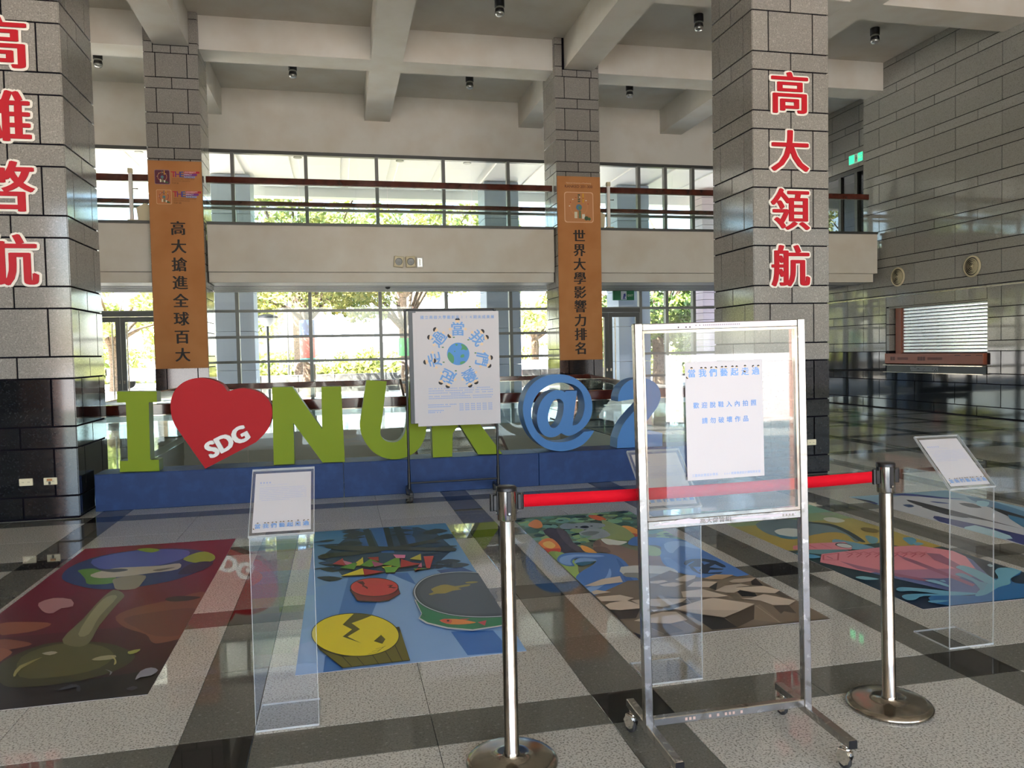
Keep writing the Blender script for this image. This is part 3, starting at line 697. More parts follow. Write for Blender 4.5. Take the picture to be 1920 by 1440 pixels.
P.build('title', po, UP(0, -.0045, 0))['kind'] = 'stuff'; P = Print(step=.0003)
gx, gz = .0, .157; P.disc(gx, gz, .126, .126, '4f8ac8', n=40)
G = '4f9060'
def gp(pts): P.poly([(gx+a*.126, gz+b*.126) for a, b in cr(pts, 3)], G)
gp([(.25, .85), (.55, .8), (.85, .45), (.7, .3), (.5, .38), (.25, .35), (.35, .6)]); gp([(-.9, .1), (-.75, .15), (-.4, -.25), (-.45, -.8), (-.7, -.7), (-.95, -.3)])
gp([(.15, -.9), (.2, -.7), (.55, -.65), (.6, -.75), (.3, -.93)]); gp([(.25, -.1), (.5, -.05), (.5, -.3), (.2, -.32)]); gp([(-.25, .9), (-.02, .85), (-.15, .7)]); gp([(-.38, .2), (-.3, .3), (-.26, .18)])
def figure(P, ch, x, y, size, rot, heads, lower=None):
    P.text(ch, x, y, size, BLU, size*.02, rot, dx=size*.025)
    r = math.radians(rot); u = (math.cos(r), math.sin(r)); v = (-math.sin(r), math.cos(r))
    for a, b, t in heads:
        hx, hy = x+size*(a*u[0]+b*v[0]), y+size*(a*u[1]+b*v[1]); R = size*.165
        P.disc(hx-v[0]*R*.25, hy-v[1]*R*.25, R*.85, R*.85, 'dcc09a', n=14)
        P.disc(hx, hy, R, R*.95, '1f1a1c', 0, 180, 12, rot+t)
    if size > .1:
        for a, b in ((-.52, .05), (.52, .05)): P.disc(x+size*(a*u[0]+b*v[0]), y+size*(a*u[1]+b*v[1]), size*.09, size*.09, 'dcc09a', n=10)
        P.rect(x-size*.3*u[0]-size*.5*v[0]-.008, y-size*.3*u[1]-size*.5*v[1]-.006, x-size*.3*u[0]-size*.5*v[0]+.014, y-size*.3*u[1]-size*.5*v[1]+.006, '3f7a50')
P.build('globe', po, UP(0, -.0045, 0)); TXT = '當我們藝起走過'
HD = {'當': [(0, .66, 0), (-.55, -.38, 130)], '我': [(-.12, .62, 0), (.38, .6, -10)], '們': [(-.2, .62, 20), (.35, .62, -30)], '藝': [(-.22, .64, 0), (.25, .64, 0)], '起': [(-.25, .64, 0), (.28, .62, 0)], '走': [(0, .66, 0), (-.05, .1, 160)], '過': [(-.3, .6, 30), (.35, .6, 10)]}
for k, ch in enumerate(TXT):
    a = 2*PI*k/7; P = Print(step=.0003); figure(P, ch, gx+.268*math.sin(a), gz+.268*math.cos(a), .165, -math.degrees(a), HD[ch]); P.build('figure', po, UP(0, -.0045, 0))
P = Print(step=.0003)
for z, xa, xb in ((-.225, -.34, .36), (-.25, -.34, .38), (-.275, -.34, .38), (-.292, -.09, .06), (-.312, -.34, .38), (-.335, -.34, .37)): P.marks(xa, z, xb, .011, '8aa3cf', .0155)
for z, xa, xb in ((-.405, -.35, -.03), (-.428, -.35, -.1), (-.47, -.35, -.18), (-.49, -.35, -.2)): P.marks(xa, z, xb, .012, '8aa3cf', .016)
for r_ in range(4):
    for c_ in range(6): P.marks(.0+.066*c_, -.405-.022*r_, .0+.066*c_+.05, .012, '8aa3cf', .016, 0)
P.build('small_print', po, UP(0, -.0045, 0))['kind'] = 'stuff'

# ================================================================ WHEELED STEEL NOTICE FRAME
fx0, fx1, fy = 1.143, 1.868, 2.84; TL = Matrix.Rotation(-.0155, 4, 'Y')
fr = thing('wheeled_notice_board', 'worn steel wheeled board with clear pane holding a white notice', 'notice board', ((fx0+fx1)/2, fy, 0), -.03)
hw = (fx1-fx0)/2
for s in (-1, 1):
    MB().box((s*hw-(.0 if s < 0 else .034), -.017, .085), (s*hw+(.034 if s < 0 else 0), .017, 1.708), 'steel_w', TL, .003).build('post', fr)
    xo = s*hw + (.017 if s < 0 else -.017)
    ft = MB().box((xo-.017, -.31, .085), (xo+.017, .22, .119), 'steel_w', bev=.003).build('foot', fr)
    MB().box((xo-.0165, -.313, .0865), (xo+.0165, -.309, .1175), 'black').build('end_cap', ft); MB().box((xo-.0165, .219, .0865), (xo+.0165, .223, .1175), 'black').build('end_cap', ft)
    for sy in (-.27, .18):
        k = MB(); T = Matrix.Translation((xo-.014, sy-.012, .024)) @ Matrix.Rotation(.5, 4, 'Z') @ Matrix.Rotation(PI/2, 4, 'Y')
        k.lathe([(.006, -.010), (.022, -.010), (.024, -.006), (.024, .006), (.022, .010), (.006, .010)], 'rubber', 18, T); k.box((-.012, -.028, .052), (.012, .028, .072), 'caster', Matrix.Translation((xo-.012, sy-.01, 0)) @ Matrix.Rotation(.5, 4, 'Z'), .004)
        k.lathe([(.0, .086), (.017, .085), (.017, .074), (.012, .068), (.0, .066)], 'caster', 16, Matrix.Translation((xo, sy, 0)), caps=False)
        T2 = Matrix.Translation((xo-.012, sy-.01, 0)) @ Matrix.Rotation(.5, 4, 'Z')
        for q in (-1, 1): k.prism([[(-.014, .072), (.016, .072), (.030, .048), (.016, .022), (-.002, .014), (-.018, .024), (-.026, .048)]], .0025, 'caster', T2 @ Matrix.Translation((q*.0145, 0, 0)) @ Matrix.Rotation(PI/2, 4, 'Z'))
        k.build('caster', ft)
for z0, z1, nm in ((1.678, 1.706, 'top_rail'), (.898, .932, 'middle_rail'), (.11, .142, 'bottom_rail')):
    MB().box((-hw+.034, -.016, z0), (hw-.034, .016, z1), 'steel_w', TL, .003).build(nm, fr)
MB().box((-hw+.034, -.012, .932), (hw-.034, .012, .944), 'steel', TL).box((-hw+.034, -.012, 1.668), (hw-.034, .012, 1.678), 'steel', TL).box((-hw+.034, -.012, .944), (-hw+.042, .012, 1.668), 'steel', TL).box((hw-.044, -.012, .944), (hw-.034, .012, 1.668), 'steel', TL).build('inner_channel', fr)
MB().box((-hw+.042, -.0025, .944), (hw-.044, .0025, 1.668), 'pane', TL).build('pane', fr)
for nm, w_ in (('tape', 0), ('label_strip', 1), ('tape', 2), ('pen_mark', 3), ('rust_mark', 4)):
    P = Print(step=.00015)                      # tape, torn labels and writing on the rails
    if w_ == 0: P.poly([(x, .915+y*.55) for x, y in [(-.31, .0), (-.3, .006), (-.22, .02), (-.2, .028), (-.16, .034), (-.13, .022), (-.08, .014), (.30, .014), (.305, -.006), (.2, -.008), (.05, -.002), (-.06, .0), (-.1, -.01), (-.2, -.004)]], 'cfc6cc')
    if w_ == 1: P.L = 3; P.text('高大保管組', -.045, .916, .021, '8a8680', .0004, sx=1.3); P.marks(.245, .914, .30, .010, '9a968c', .014)
    if w_ == 2: P.rect(-.30, 1.682, .30, 1.703, 'd6cbd2')
    if w_ == 3: P.L = 3; P.marks(-.11, 1.694, .08, .005, '8d8489', .008); P.marks(-.2, 1.688, -.13, .006, '3a3436', .016)
    if w_ == 4: P.marks(-.23, .126, .05, .012, 'b89c90', .017, .3)
    o = P.build(nm, fr, TL @ UP(0, -.0166, 0))
    if w_ in (1, 3, 4): o['kind'] = 'stuff'
no = thing('notice', 'white notice sheet with blue writing on the clear pane', 'notice', (1.494, 2.832, 1.314), -.03); no.rotation_euler[1] = -.0155
MB().box((-.166, -.0035, -.233), (.164, -.0028, .236), 'paper').build('sheet', no)
for k, ch in enumerate(TXT): P = Print(step=.00012); figure(P, ch, -.138+.0455*k, .189, .034, 0, HD[ch]); P.build('figure', no, UP(0, -.0036, 0))
for t_, x_, y_ in ((list('歡迎脫鞋入內拍照'), -.1225, .062), (list('請勿破壞作品'), -.0875, .0)):
    P = Print(step=.00012)
    for k, ch in enumerate(t_): P.text(ch, x_+.035*k, y_, .0255, '6a94cc', .0006)
    P.build('text_line', no, UP(0, -.0036, 0))['kind'] = 'stuff'
P = Print(step=.00012)
P.text('工藝與創意設計學系', -.148, -.215, .0125, '7f9fd0', .0003, align='LEFT'); P.text('111-1 視覺傳達設計課程期末展', -.012, -.215, .0117, '7f9fd0', .0003, align='LEFT')
P.build('small_print', no, UP(0, -.0036, 0))['kind'] = 'stuff'

# ================================================================ STANCHIONS AND BELT
def stanchion(x, y, label, rz):
    root = thing('stanchion', label, 'stanchion', (x, y, 0), rz, group='steel belt stanchions')
    MB().lathe([(.172, 0), (.179, .006), (.180, .014), (.172, .022), (.15, .027), (.09, .034), (.034, .038), (.034, .04)], 'steel', 48).build('base', root)
    MB().lathe([(.031, .036), (.031, .05), (.0285, .052), (.0285, .96)], 'steel', 28).build('pole', root)
    hd = MB().lathe([(.0285, .955), (.036, .957), (.0375, .962), (.0375, 1.073)], 'steel', 28).build('head', root)
    MB().lathe([(.0395, 1.071), (.0395, 1.084), (.036, 1.088), (0, 1.0885)], 'black', 28, caps=False).build('cap', hd)
    for a in range(4):
        T = Matrix.Rotation(a*PI/2, 4, 'Z')
        MB().box((.030, -.009, .98), (.0405, .009, 1.072), 'black', T, bev=.002).lathe([(.0045, 0), (.0045, .003)], 'steel', 10, T @ Matrix.Translation((.040, 0, .988)) @ Matrix.Rotation(PI/2, 4, 'Y')).build('slot', hd)
    for a in (0, 2):
        T = Matrix.Rotation(a*PI/2, 4, 'Z')
        MB().box((.04, -.014, .997), (.056, .014, 1.058), 'black', T, bev=.003).tube([(.058, 0, .996), (.058, 0, 1.06)], .009, 'black', T=T).build('belt_clip', hd)
    return root
SL, SR = (.612, 2.90), (2.335, 2.945)
ang = math.atan2(SR[1]-SL[1], SR[0]-.018-SL[0])
stanchion(*SL, 'steel belt stanchion left of the wheeled notice board', ang)
stanchion(*SR, 'steel belt stanchion right of the wheeled notice board', ang).rotation_euler[1] = -.017
b = MB(); n = 40; L = math.hypot(SR[0]-.018-SL[0], SR[1]-SL[1])
vs = []; 
for k in range(n+1):
    t = k/n; u = .0685+(L-.137)*t; sag = -.008*4*t*(1-t); tw = .002*math.sin(t*9)
    for z in (1.003, 1.027, 1.051):
        vs += [(u, tw-.0008, z+sag), ]
o = len(vs); vs += [(x, y+.0016, z) for x, y, z in vs]
fs = []
for k in range(n):
    for r in (0, 1):
        a = 3*k+r; fs += [(a, a+3, a+4, a+1), (a+o, a+1+o, a+4+o, a+3+o)]
    fs += [(3*k, 3*k+o, 3*k+3+o, 3*k+3), (3*k+2, 3*k+5, 3*k+5+o, 3*k+2+o)]
bo = tag(b.add(vs, fs, 'belt', True).build('barrier_belt'), 'red webbing belt stretched between the two steel stanchions', 'belt')
bo.location = (SL[0], SL[1], 0); bo.rotation_euler = (0, 0, ang)

# ================================================================ ACRYLIC LABEL STANDS
def label_stand(x0, label, title_w, seed, x1=None):
    x1 = x1 or x0+.273; w_ = (x1-x0)/2; cx = (x0+x1)/2
    root = thing('label_stand', label, 'stand', (cx, 3.42, 0), group='clear acrylic label stands'); random.seed(seed)
    t = .005; zt = .838; top = (.262, 1.085); L = math.hypot(top[0], top[1]-zt); a = math.atan2(top[1]-zt, top[0])
    MB().box((-w_, 0, 0), (w_, .262, .008), 'acrylic').build('base_plate', root)
    MB().box((-w_, 0, .008), (w_, t, zt), 'acrylic').build('front_sheet', root)
    e = MB(); s_ = .0022
    for x in (-w_, w_-s_): e.box((x, -.0005, .008), (x+s_, t+.0005, zt), 'edge')
    for x in (-w_, w_-.003): e.box((x, 0, 0), (x+.003, .262, .0082), 'edge')
    e.box((-w_, -.001, 0), (w_, .003, .0082), 'edge').box((-w_, .259, 0), (w_, .262, .0082), 'edge'); e.build('polished_edge', root)
    T = Matrix.Translation((0, 0, zt)) @ Matrix.Rotation(a, 4, 'X')          # local: x, along slope y, normal z
    MB().box((-w_-.004, 0, .0), (w_+.004, L, .004), 'acrylic', T).box((-w_-.004, .003, .010), (w_+.004, L, .013), 'acrylic', T).build('sign_holder', root)
    e = MB()
    for x in (-w_-.004, w_+.001): e.box((x, 0, 0), (x+.003, L, .013), 'edge', T)
    e.box((-w_-.004, L-.003, 0), (w_+.004, L, .013), 'edge', T).box((-w_-.004, 0, -.001), (w_+.004, .003, .013), 'edge', T); e.build('polished_edge', root)
    sh = MB().box((-.121, .022, .0048), (.121, L-.022, .0062), 'paper', T).build('label_sheet', root)
    P = Print(step=.00012); P.marks(-.1, L-.075, -.1+title_w, .0085, '9aa4cc', .013, 0); P.marks(-.1, L-.088, .02, .003, 'aab2d2', .0045, .12)
    for k in range(8): P.marks(-.1, L-.104-.0098*k, .1 if k != 7 else .03, .0032, 'a0a9cc', .0048, .1)
    for k, ch in enumerate(TXT): figure(P, ch, -.1+.0335*k, .05, .026, 0, HD[ch])
    P.build('print', sh, T @ Matrix.Translation((0, 0, .0064)))['kind'] = 'stuff'
    return root
label_stand(-.394, 'clear acrylic label stand in front of the fish tin mural', .05, 1, -.130)
label_stand(1.402, 'clear acrylic label stand behind the wheeled notice board', .06, 2)
label_stand(3.075, 'clear acrylic label stand right of the right stanchion', .07, 3)

# ================================================================ FLOOR MURALS (flat prints lying on the floor)
def mural(label, x0, x1, y0=3.985, y1=7.25):
    root = thing('floor_mural', label, 'mural', ((x0+x1)/2, (y0+y1)/2, 0), group='printed floor murals')
    MB().box(((x0-x1)/2, (y0-y1)/2, .0004), ((x1-x0)/2, (y1-y0)/2, .0016), 'paper').build('sheet', root)
    P = Print((x0, y0, x1, y1), .00012)
    def fin(): P.build('print', root, Matrix.Translation((-(x0+x1)/2, -(y0+y1)/2, .0017)), 'vinyl')
    return P, fin
def Z(ox, oy, s):                            # photo crop coordinates -> point on the floor
    def f(pts, sm=0):
        q = [atZ(ox+x/s, oy+y/s)[:2] for x, y in pts]
        return cr(q, sm) if sm else q
    return f

# mural A: red ground, globe, beam of light
z = Z(0, 960, 3); x0, x1 = -2.16, -.94
P, fin = mural('dark red floor mural with a globe and cupped light at the left', x0, x1, 3.95, 7.2)
P.rect(x0, 3.95, x1, 7.2, '7e2030', '1d1214')
P.rect(x0, 5.0, x1, 7.2, '84243a', '5c1a26')
for pts, c in (
    ([(0, 900), (0, 1110), (840, 1030), (870, 900), (600, 930), (300, 960)], '17110f'),
    ([(650, 590), (760, 540), (940, 500), (1130, 450), (1160, 480), (1100, 560), (1060, 620), (1040, 700), (900, 740), (850, 730), (820, 690), (700, 650)], '7a4634'),
    ([(700, 600), (900, 560), (1100, 545), (1060, 640), (1040, 690), (880, 700), (760, 650)], '6b3c30'),
    ([(0, 630), (150, 620), (290, 630), (200, 670), (60, 690), (0, 690)], '8a5038'), ([(0, 720), (100, 725), (180, 745), (90, 770), (0, 775)], '7c4632'),
    ([(0, 770), (70, 790), (20, 830), (0, 840)], '8a5038'),
    ([(930, 490), (1000, 475), (1130, 480), (1060, 500), (960, 505)], '2a1a18'),
    ([(40, 830), (200, 760), (330, 735), (560, 735), (700, 770), (760, 820), (640, 900), (400, 960), (100, 990), (0, 960), (0, 870)], '3c3a1e'),
    ([(120, 820), (300, 750), (520, 745), (640, 800), (560, 880), (330, 930), (110, 930)], '55522c'),
    ([(350, 720), (470, 600), (560, 500), (640, 440), (700, 470), (660, 520), (560, 640), (500, 740), (420, 760)], '6e6a48'),
    ([(440, 690), (520, 560), (600, 480), (660, 480), (560, 590), (500, 690)], '8f8a64'),
    ([(350, 380), (370, 330), (440, 290), (560, 250), (740, 220), (920, 208), (1080, 212), (1180, 235), (1210, 265), (1150, 320), (1000, 380), (800, 420), (600, 438), (450, 420)], '2c3c6a'),
    ([(520, 270), (720, 225), (920, 212), (1060, 220), (1040, 260), (900, 300), (700, 320), (560, 320)], '5660a8'),
    ([(440, 330), (520, 320), (560, 330), (640, 350), (640, 400), (500, 410), (480, 380), (455, 350)], '5f8a3c'),
    ([(1030, 270), (1080, 240), (1150, 225), (1205, 245), (1200, 275), (1120, 290)], '9aa832'), ([(770, 215), (830, 205), (900, 215), (850, 230)], '7d9c38'),
    ([(1060, 300), (1150, 280), (1200, 290), (1140, 330), (1060, 350), (1000, 350)], '222a44'),
    ([(510, 355), (640, 320), (760, 312), (900, 305), (1010, 292), (1000, 325), (860, 345), (700, 365), (560, 375)], 'b9b09e'),
    ([(640, 380), (740, 360), (820, 362), (800, 400), (760, 435), (660, 440), (640, 410)], '8d8672'), ([(560, 330), (680, 322), (720, 330), (640, 342)], '4a4a4e'), ([(860, 330), (940, 318), (985, 315), (900, 335)], '6d6658')):
    P.poly(z(pts, 3), c)
for pts, c in (([(218, 515), (300, 488), (400, 495), (410, 535), (345, 545), (300, 572), (255, 570), (225, 545)], 'a87878'), ([(235, 800), (290, 788), (325, 795), (280, 810)], 'a8a088'), ([(515, 835), (570, 815), (650, 810), (640, 830), (560, 840)], '9a9470'),
               ([(625, 812), (650, 830), (655, 855), (640, 865), (645, 840)], 'b0a468'), ([(75, 920), (110, 870), (240, 820), (120, 885), (85, 930)], '8c8650'), ([(720, 790), (790, 775), (770, 795), (730, 805)], '9a9a48'),
               ([(760, 950), (790, 900), (850, 880), (890, 895), (850, 925), (790, 935)], '8a8890'), ([(590, 890), (632, 905), (615, 925), (620, 905)], '86868c'), ([(710, 1000), (750, 985), (775, 995), (740, 1010)], '3c3a44'), ([(320, 1010), (400, 975), (450, 985), (450, 1015), (430, 1010), (430, 990), (390, 1000)], '33363e')):
    P.poly(z(pts, 2), c)
fin()

# mural B: broken drums, pennants, fish tin
z = Z(480, 940, 3.692); x0, x1 = -.262, .935
P, fin = mural('blue floor mural with yellow drum, red disc and fish tin', x0, x1, 3.99, 7.25)
P.rect(x0, 3.99, x1, 7.25, '3f7cab', '8fb2da')
for pts, c in (([(640, 530), (915, 500), (800, 790), (590, 790), (560, 780)], '4a7cba'), ([(915, 500), (1050, 495), (1110, 580), (1090, 640), (1000, 640), (985, 590), (915, 545)], '4272b4'),
               ([(1110, 580), (1090, 640), (1130, 820), (1350, 905), (1460, 1070), (1060, 1112), (1000, 900), (800, 790), (920, 500)], '86acd8'), ([(1350, 905), (1650, 895), (1760, 1045), (1465, 1068)], '3f72b8'), ([(1640, 895), (1700, 900), (1860, 1025), (1770, 1040)], '86b2e0'),
               ([(1250, 480), (1420, 455), (1520, 495), (1300, 510)], '2c4c84'), ([(465, 1190), (470, 1080), (520, 1060), (605, 1168)], '3d72b4'), ([(245, 1215), (300, 900), (410, 850), (480, 1060), (465, 1190)], '86aad8'),
               ([(410, 600), (640, 530), (570, 790), (420, 860)], '6a98cc')):
    P.poly(z(pts), c)
DK = '1e2c3a'
for pts, c in (([(580, 290), (690, 205), (1120, 180), (1250, 225), (1370, 330), (1290, 400), (1230, 470), (900, 500), (600, 520), (520, 430), (430, 400)], '2a4664'),
               ([(690, 215), (760, 360), (800, 360), (740, 200)], '2f5fa0'), ([(790, 190), (870, 360), (960, 360), (900, 180)], '3568a8'), ([(950, 180), (1010, 330), (1060, 330), (1000, 175)], DK), ([(1010, 180), (1060, 300), (1110, 300), (1080, 180)], '34609a'),
               ([(740, 200), (800, 360), (850, 360), (780, 190)], DK), ([(880, 185), (920, 340), (960, 335), (920, 183)], '1b2836'), ([(1100, 185), (1080, 240), (1130, 280), (1230, 250), (1140, 215)], '24405e')):
    P.poly(z(pts), c)
for a, b_, c_ in ((420, 530, 545), (440, 470, 480), (430, 430, 440), (1230, 260, 250), (1240, 430, 425), (1300, 455, 450), (1150, 225, 215), (560, 310, 300), (600, 245, 235)):
    P.poly(z([(a, b_), (a+90, c_-22), (a+180, c_-8), (a+90, c_+14)], 3), DK)
rq = random.Random(3)
for k in range(34):
    a = rq.uniform(0, 1); left = k % 2; b_ = rq.uniform(190, 480); L_ = rq.uniform(70, 170); t_ = rq.uniform(5, 12)
    a = (rq.uniform(430, 640) if b_ > 260 else rq.uniform(570, 700)) if left else (rq.uniform(1150, 1330) if b_ > 250 else rq.uniform(1000, 1180))
    P.poly(z([(a-L_*.5, b_+rq.uniform(-3, 8)), (a, b_-t_), (a+L_*.5, b_-rq.uniform(0, 12)), (a, b_+t_*.6)], 3), rq.choice([DK, '1c2c44', '2a4a74', '24405e']), up=(k % 3 == 0))
for pts, c in (([(430, 395), (450, 375), (560, 360), (900, 330), (1250, 262), (1240, 285), (1000, 330), (700, 375), (520, 395)], '333a3c'), ([(480, 320), (500, 310), (900, 318), (1240, 325), (1370, 325), (1385, 345), (1330, 352), (1000, 345), (640, 345), (500, 330)], '3a3f40'),
               ([(1240, 335), (1300, 322), (1370, 325), (1388, 340), (1330, 352), (1260, 350)], '2b2d2c'), ([(430, 398), (455, 374), (530, 368), (545, 385), (480, 402)], '23272a')):
    P.poly(z(pts, 2), c)
FL = [([(610, 420), (690, 445), (740, 390), (740, 450), (650, 452)], 'c8bf3e'), ([(690, 430), (740, 395), (745, 452)], 'cfc640'), ([(530, 440), (600, 400), (620, 450)], 'b5323c'), ([(600, 415), (660, 430), (700, 455), (620, 445)], 'd07c9c'),
      ([(580, 465), (680, 430), (700, 440), (680, 478)], '5a9440'), ([(720, 450), (800, 400), (870, 440), (790, 460)], '5f9a3c'), ([(770, 395), (850, 390), (850, 420), (800, 410)], 'a83038'), ([(800, 420), (890, 440), (930, 435), (820, 460)], 'b05a80'),
      ([(870, 445), (990, 385), (1000, 465), (930, 450)], '68a03c'), ([(870, 460), (940, 450), (930, 480), (900, 478)], 'd0c640'), ([(885, 460), (990, 462), (960, 498), (900, 500)], '6aa63e'), ([(1005, 405), (1080, 430), (1150, 440), (1000, 465)], 'b23038'),
      ([(950, 375), (1035, 378), (1030, 400), (970, 400)], 'd878a0'), ([(1065, 405), (1140, 370), (1145, 415)], 'bdb548'), ([(1160, 388), (1230, 385), (1205, 470), (1180, 470)], 'c03a3c'), ([(1120, 460), (1145, 430), (1150, 465)], 'd27a9c'),
      ([(1090, 470), (1200, 470), (1100, 485)], '5c8e3c'), ([(585, 525), (740, 470), (750, 515)], 'e0d23c'), ([(740, 475), (890, 495), (750, 520)], 'b82c36'), ([(1150, 470), (1120, 470), (1100, 490)], 'b43a3c')]
for pts, c in FL: P.poly(z([(x, y+(8 if i else 8)) for i, (x, y) in enumerate(pts)]), '26201e', up=(pts is FL[0][0])); 
P.L += 1
for pts, c in FL: P.poly(z(pts), c)
# red disc
P.poly(z([(655, 610), (650, 625), (700, 700), (760, 706), (850, 708), (920, 700), (1000, 650), (985, 600)]), '2a1214'); P.poly(z([(660, 628), (705, 695), (850, 702), (920, 692), (996, 648), (985, 612), (800, 640)]), '7a2228')
def oval(cx, cy, rx, ry, n=40, rot=0):
    r = math.radians(rot); return [(cx+rx*math.cos(2*PI*k/n)*math.cos(r)-ry*math.sin(2*PI*k/n)*math.sin(r), cy+rx*math.cos(2*PI*k/n)*math.sin(r)+ry*math.sin(2*PI*k/n)*math.cos(r)) for k in range(n)]
P.poly(z(oval(820, 604, 168, 66)), '1f1212'); P.poly(z(oval(820, 604, 163, 62)), 'c6373c')
for pts in ([(695, 565), (740, 562), (755, 580), (745, 590), (775, 605), (772, 618), (745, 600), (735, 600), (738, 588), (720, 580)], [(905, 590), (950, 588), (935, 603), (980, 606), (955, 612), (915, 606), (928, 596)]): P.poly(z(pts), '5a1a20')
# yellow drum
P.poly(z([(383, 950), (440, 1040), (600, 1168), (1068, 1115), (992, 880)]), '2c2a12'); P.poly(z([(450, 1040), (603, 1164), (1062, 1112), (1000, 900), (985, 960), (800, 1080), (600, 1090)]), '6b6526')
for a, b_ in (((700, 1092), (750, 1150)), ((805, 1075), (850, 1140)), ((895, 1050), (945, 1130)), ((960, 1005), (1015, 1120)), ((590, 1080), (665, 1160))): P.line(z([a, b_]), .004, '2c2a12')
P.poly(z(oval(688, 937, 306, 152, 56, 1.5)), '2e2c10'); P.poly(z(oval(688, 937, 300, 147, 56, 1.5)), 'e4d22c')
P.poly(z([(680, 788), (815, 798), (735, 830), (662, 856), (720, 898), (634, 950), (730, 996), (600, 950), (665, 900), (600, 866)]), '5f5a22'); P.poly(z([(866, 938), (896, 968), (875, 1000), (815, 982)]), '5c5720')
for k in range(3): P.line(z([(780+25*k, 1072-18*k), (840+18*k, 1058-16*k), (868+14*k, 1035-10*k)]), .003, '4c481c')
# fish tin
tin = cr(z([(1088, 650), (1100, 600), (1150, 550), (1240, 515), (1380, 497), (1520, 500), (1640, 520), (1760, 590), (1850, 700), (1850, 790), (1700, 815), (1500, 818), (1330, 800), (1200, 760), (1120, 710)]), 4)
P.poly(z([(1095, 690), (1145, 790), (1125, 825), (1180, 860), (1320, 895), (1500, 910), (1690, 880), (1850, 840), (1850, 760), (1600, 800), (1300, 790)]), 'c9ccc8'); P.poly(z([(1108, 700), (1150, 790), (1135, 820), (1190, 852), (1330, 886), (1500, 900), (1690, 872), (1850, 830), (1850, 760), (1600, 800), (1300, 790)]), '2f7c50')
P.poly(tin, '20262a'); 
cxm = sum(p[0] for p in tin)/len(tin); cym = sum(p[1] for p in tin)/len(tin)
for f_, c_ in ((.985, 'b4bcc0'), (.955, '30363a'), (.925, '474e55'), (.86, '50575e')): P.poly([(cxm+(x-cxm)*f_, cym+(y-cym)*f_) for x, y in tin], c_)
P.poly(z([(1195, 655), (1230, 640), (1212, 620), (1280, 592), (1330, 590), (1380, 600), (1450, 588), (1485, 588), (1470, 600), (1400, 612), (1425, 622), (1360, 632), (1310, 650), (1250, 652), (1215, 662)], 2), '9c8c3c'); P.poly(z([(1450, 572), (1500, 566), (1540, 570), (1500, 580), (1460, 580)], 2), '9c8c3c')
P.poly(z([(1270, 838), (1330, 828), (1420, 832), (1490, 845), (1525, 853), (1480, 862), (1400, 868), (1320, 862)], 2), 'e08a3c'); P.poly(z([(1535, 852), (1596, 838), (1585, 876)]), 'c8464c'); P.poly(z([(1272, 840), (1310, 828), (1355, 836), (1350, 858), (1318, 860)], 2), 'd85c38'); P.poly(z([(1400, 832), (1480, 826), (1455, 836)]), 'c84a3c'); P.poly(z(oval(1330, 842, 10, 6, 10)), '1a1a1a')
P.line(z([(1140, 790), (1165, 800)]), .003, '1f5c3c'); P.line(z([(1150, 800), (1172, 812)]), .003, '1f5c3c')
fin()

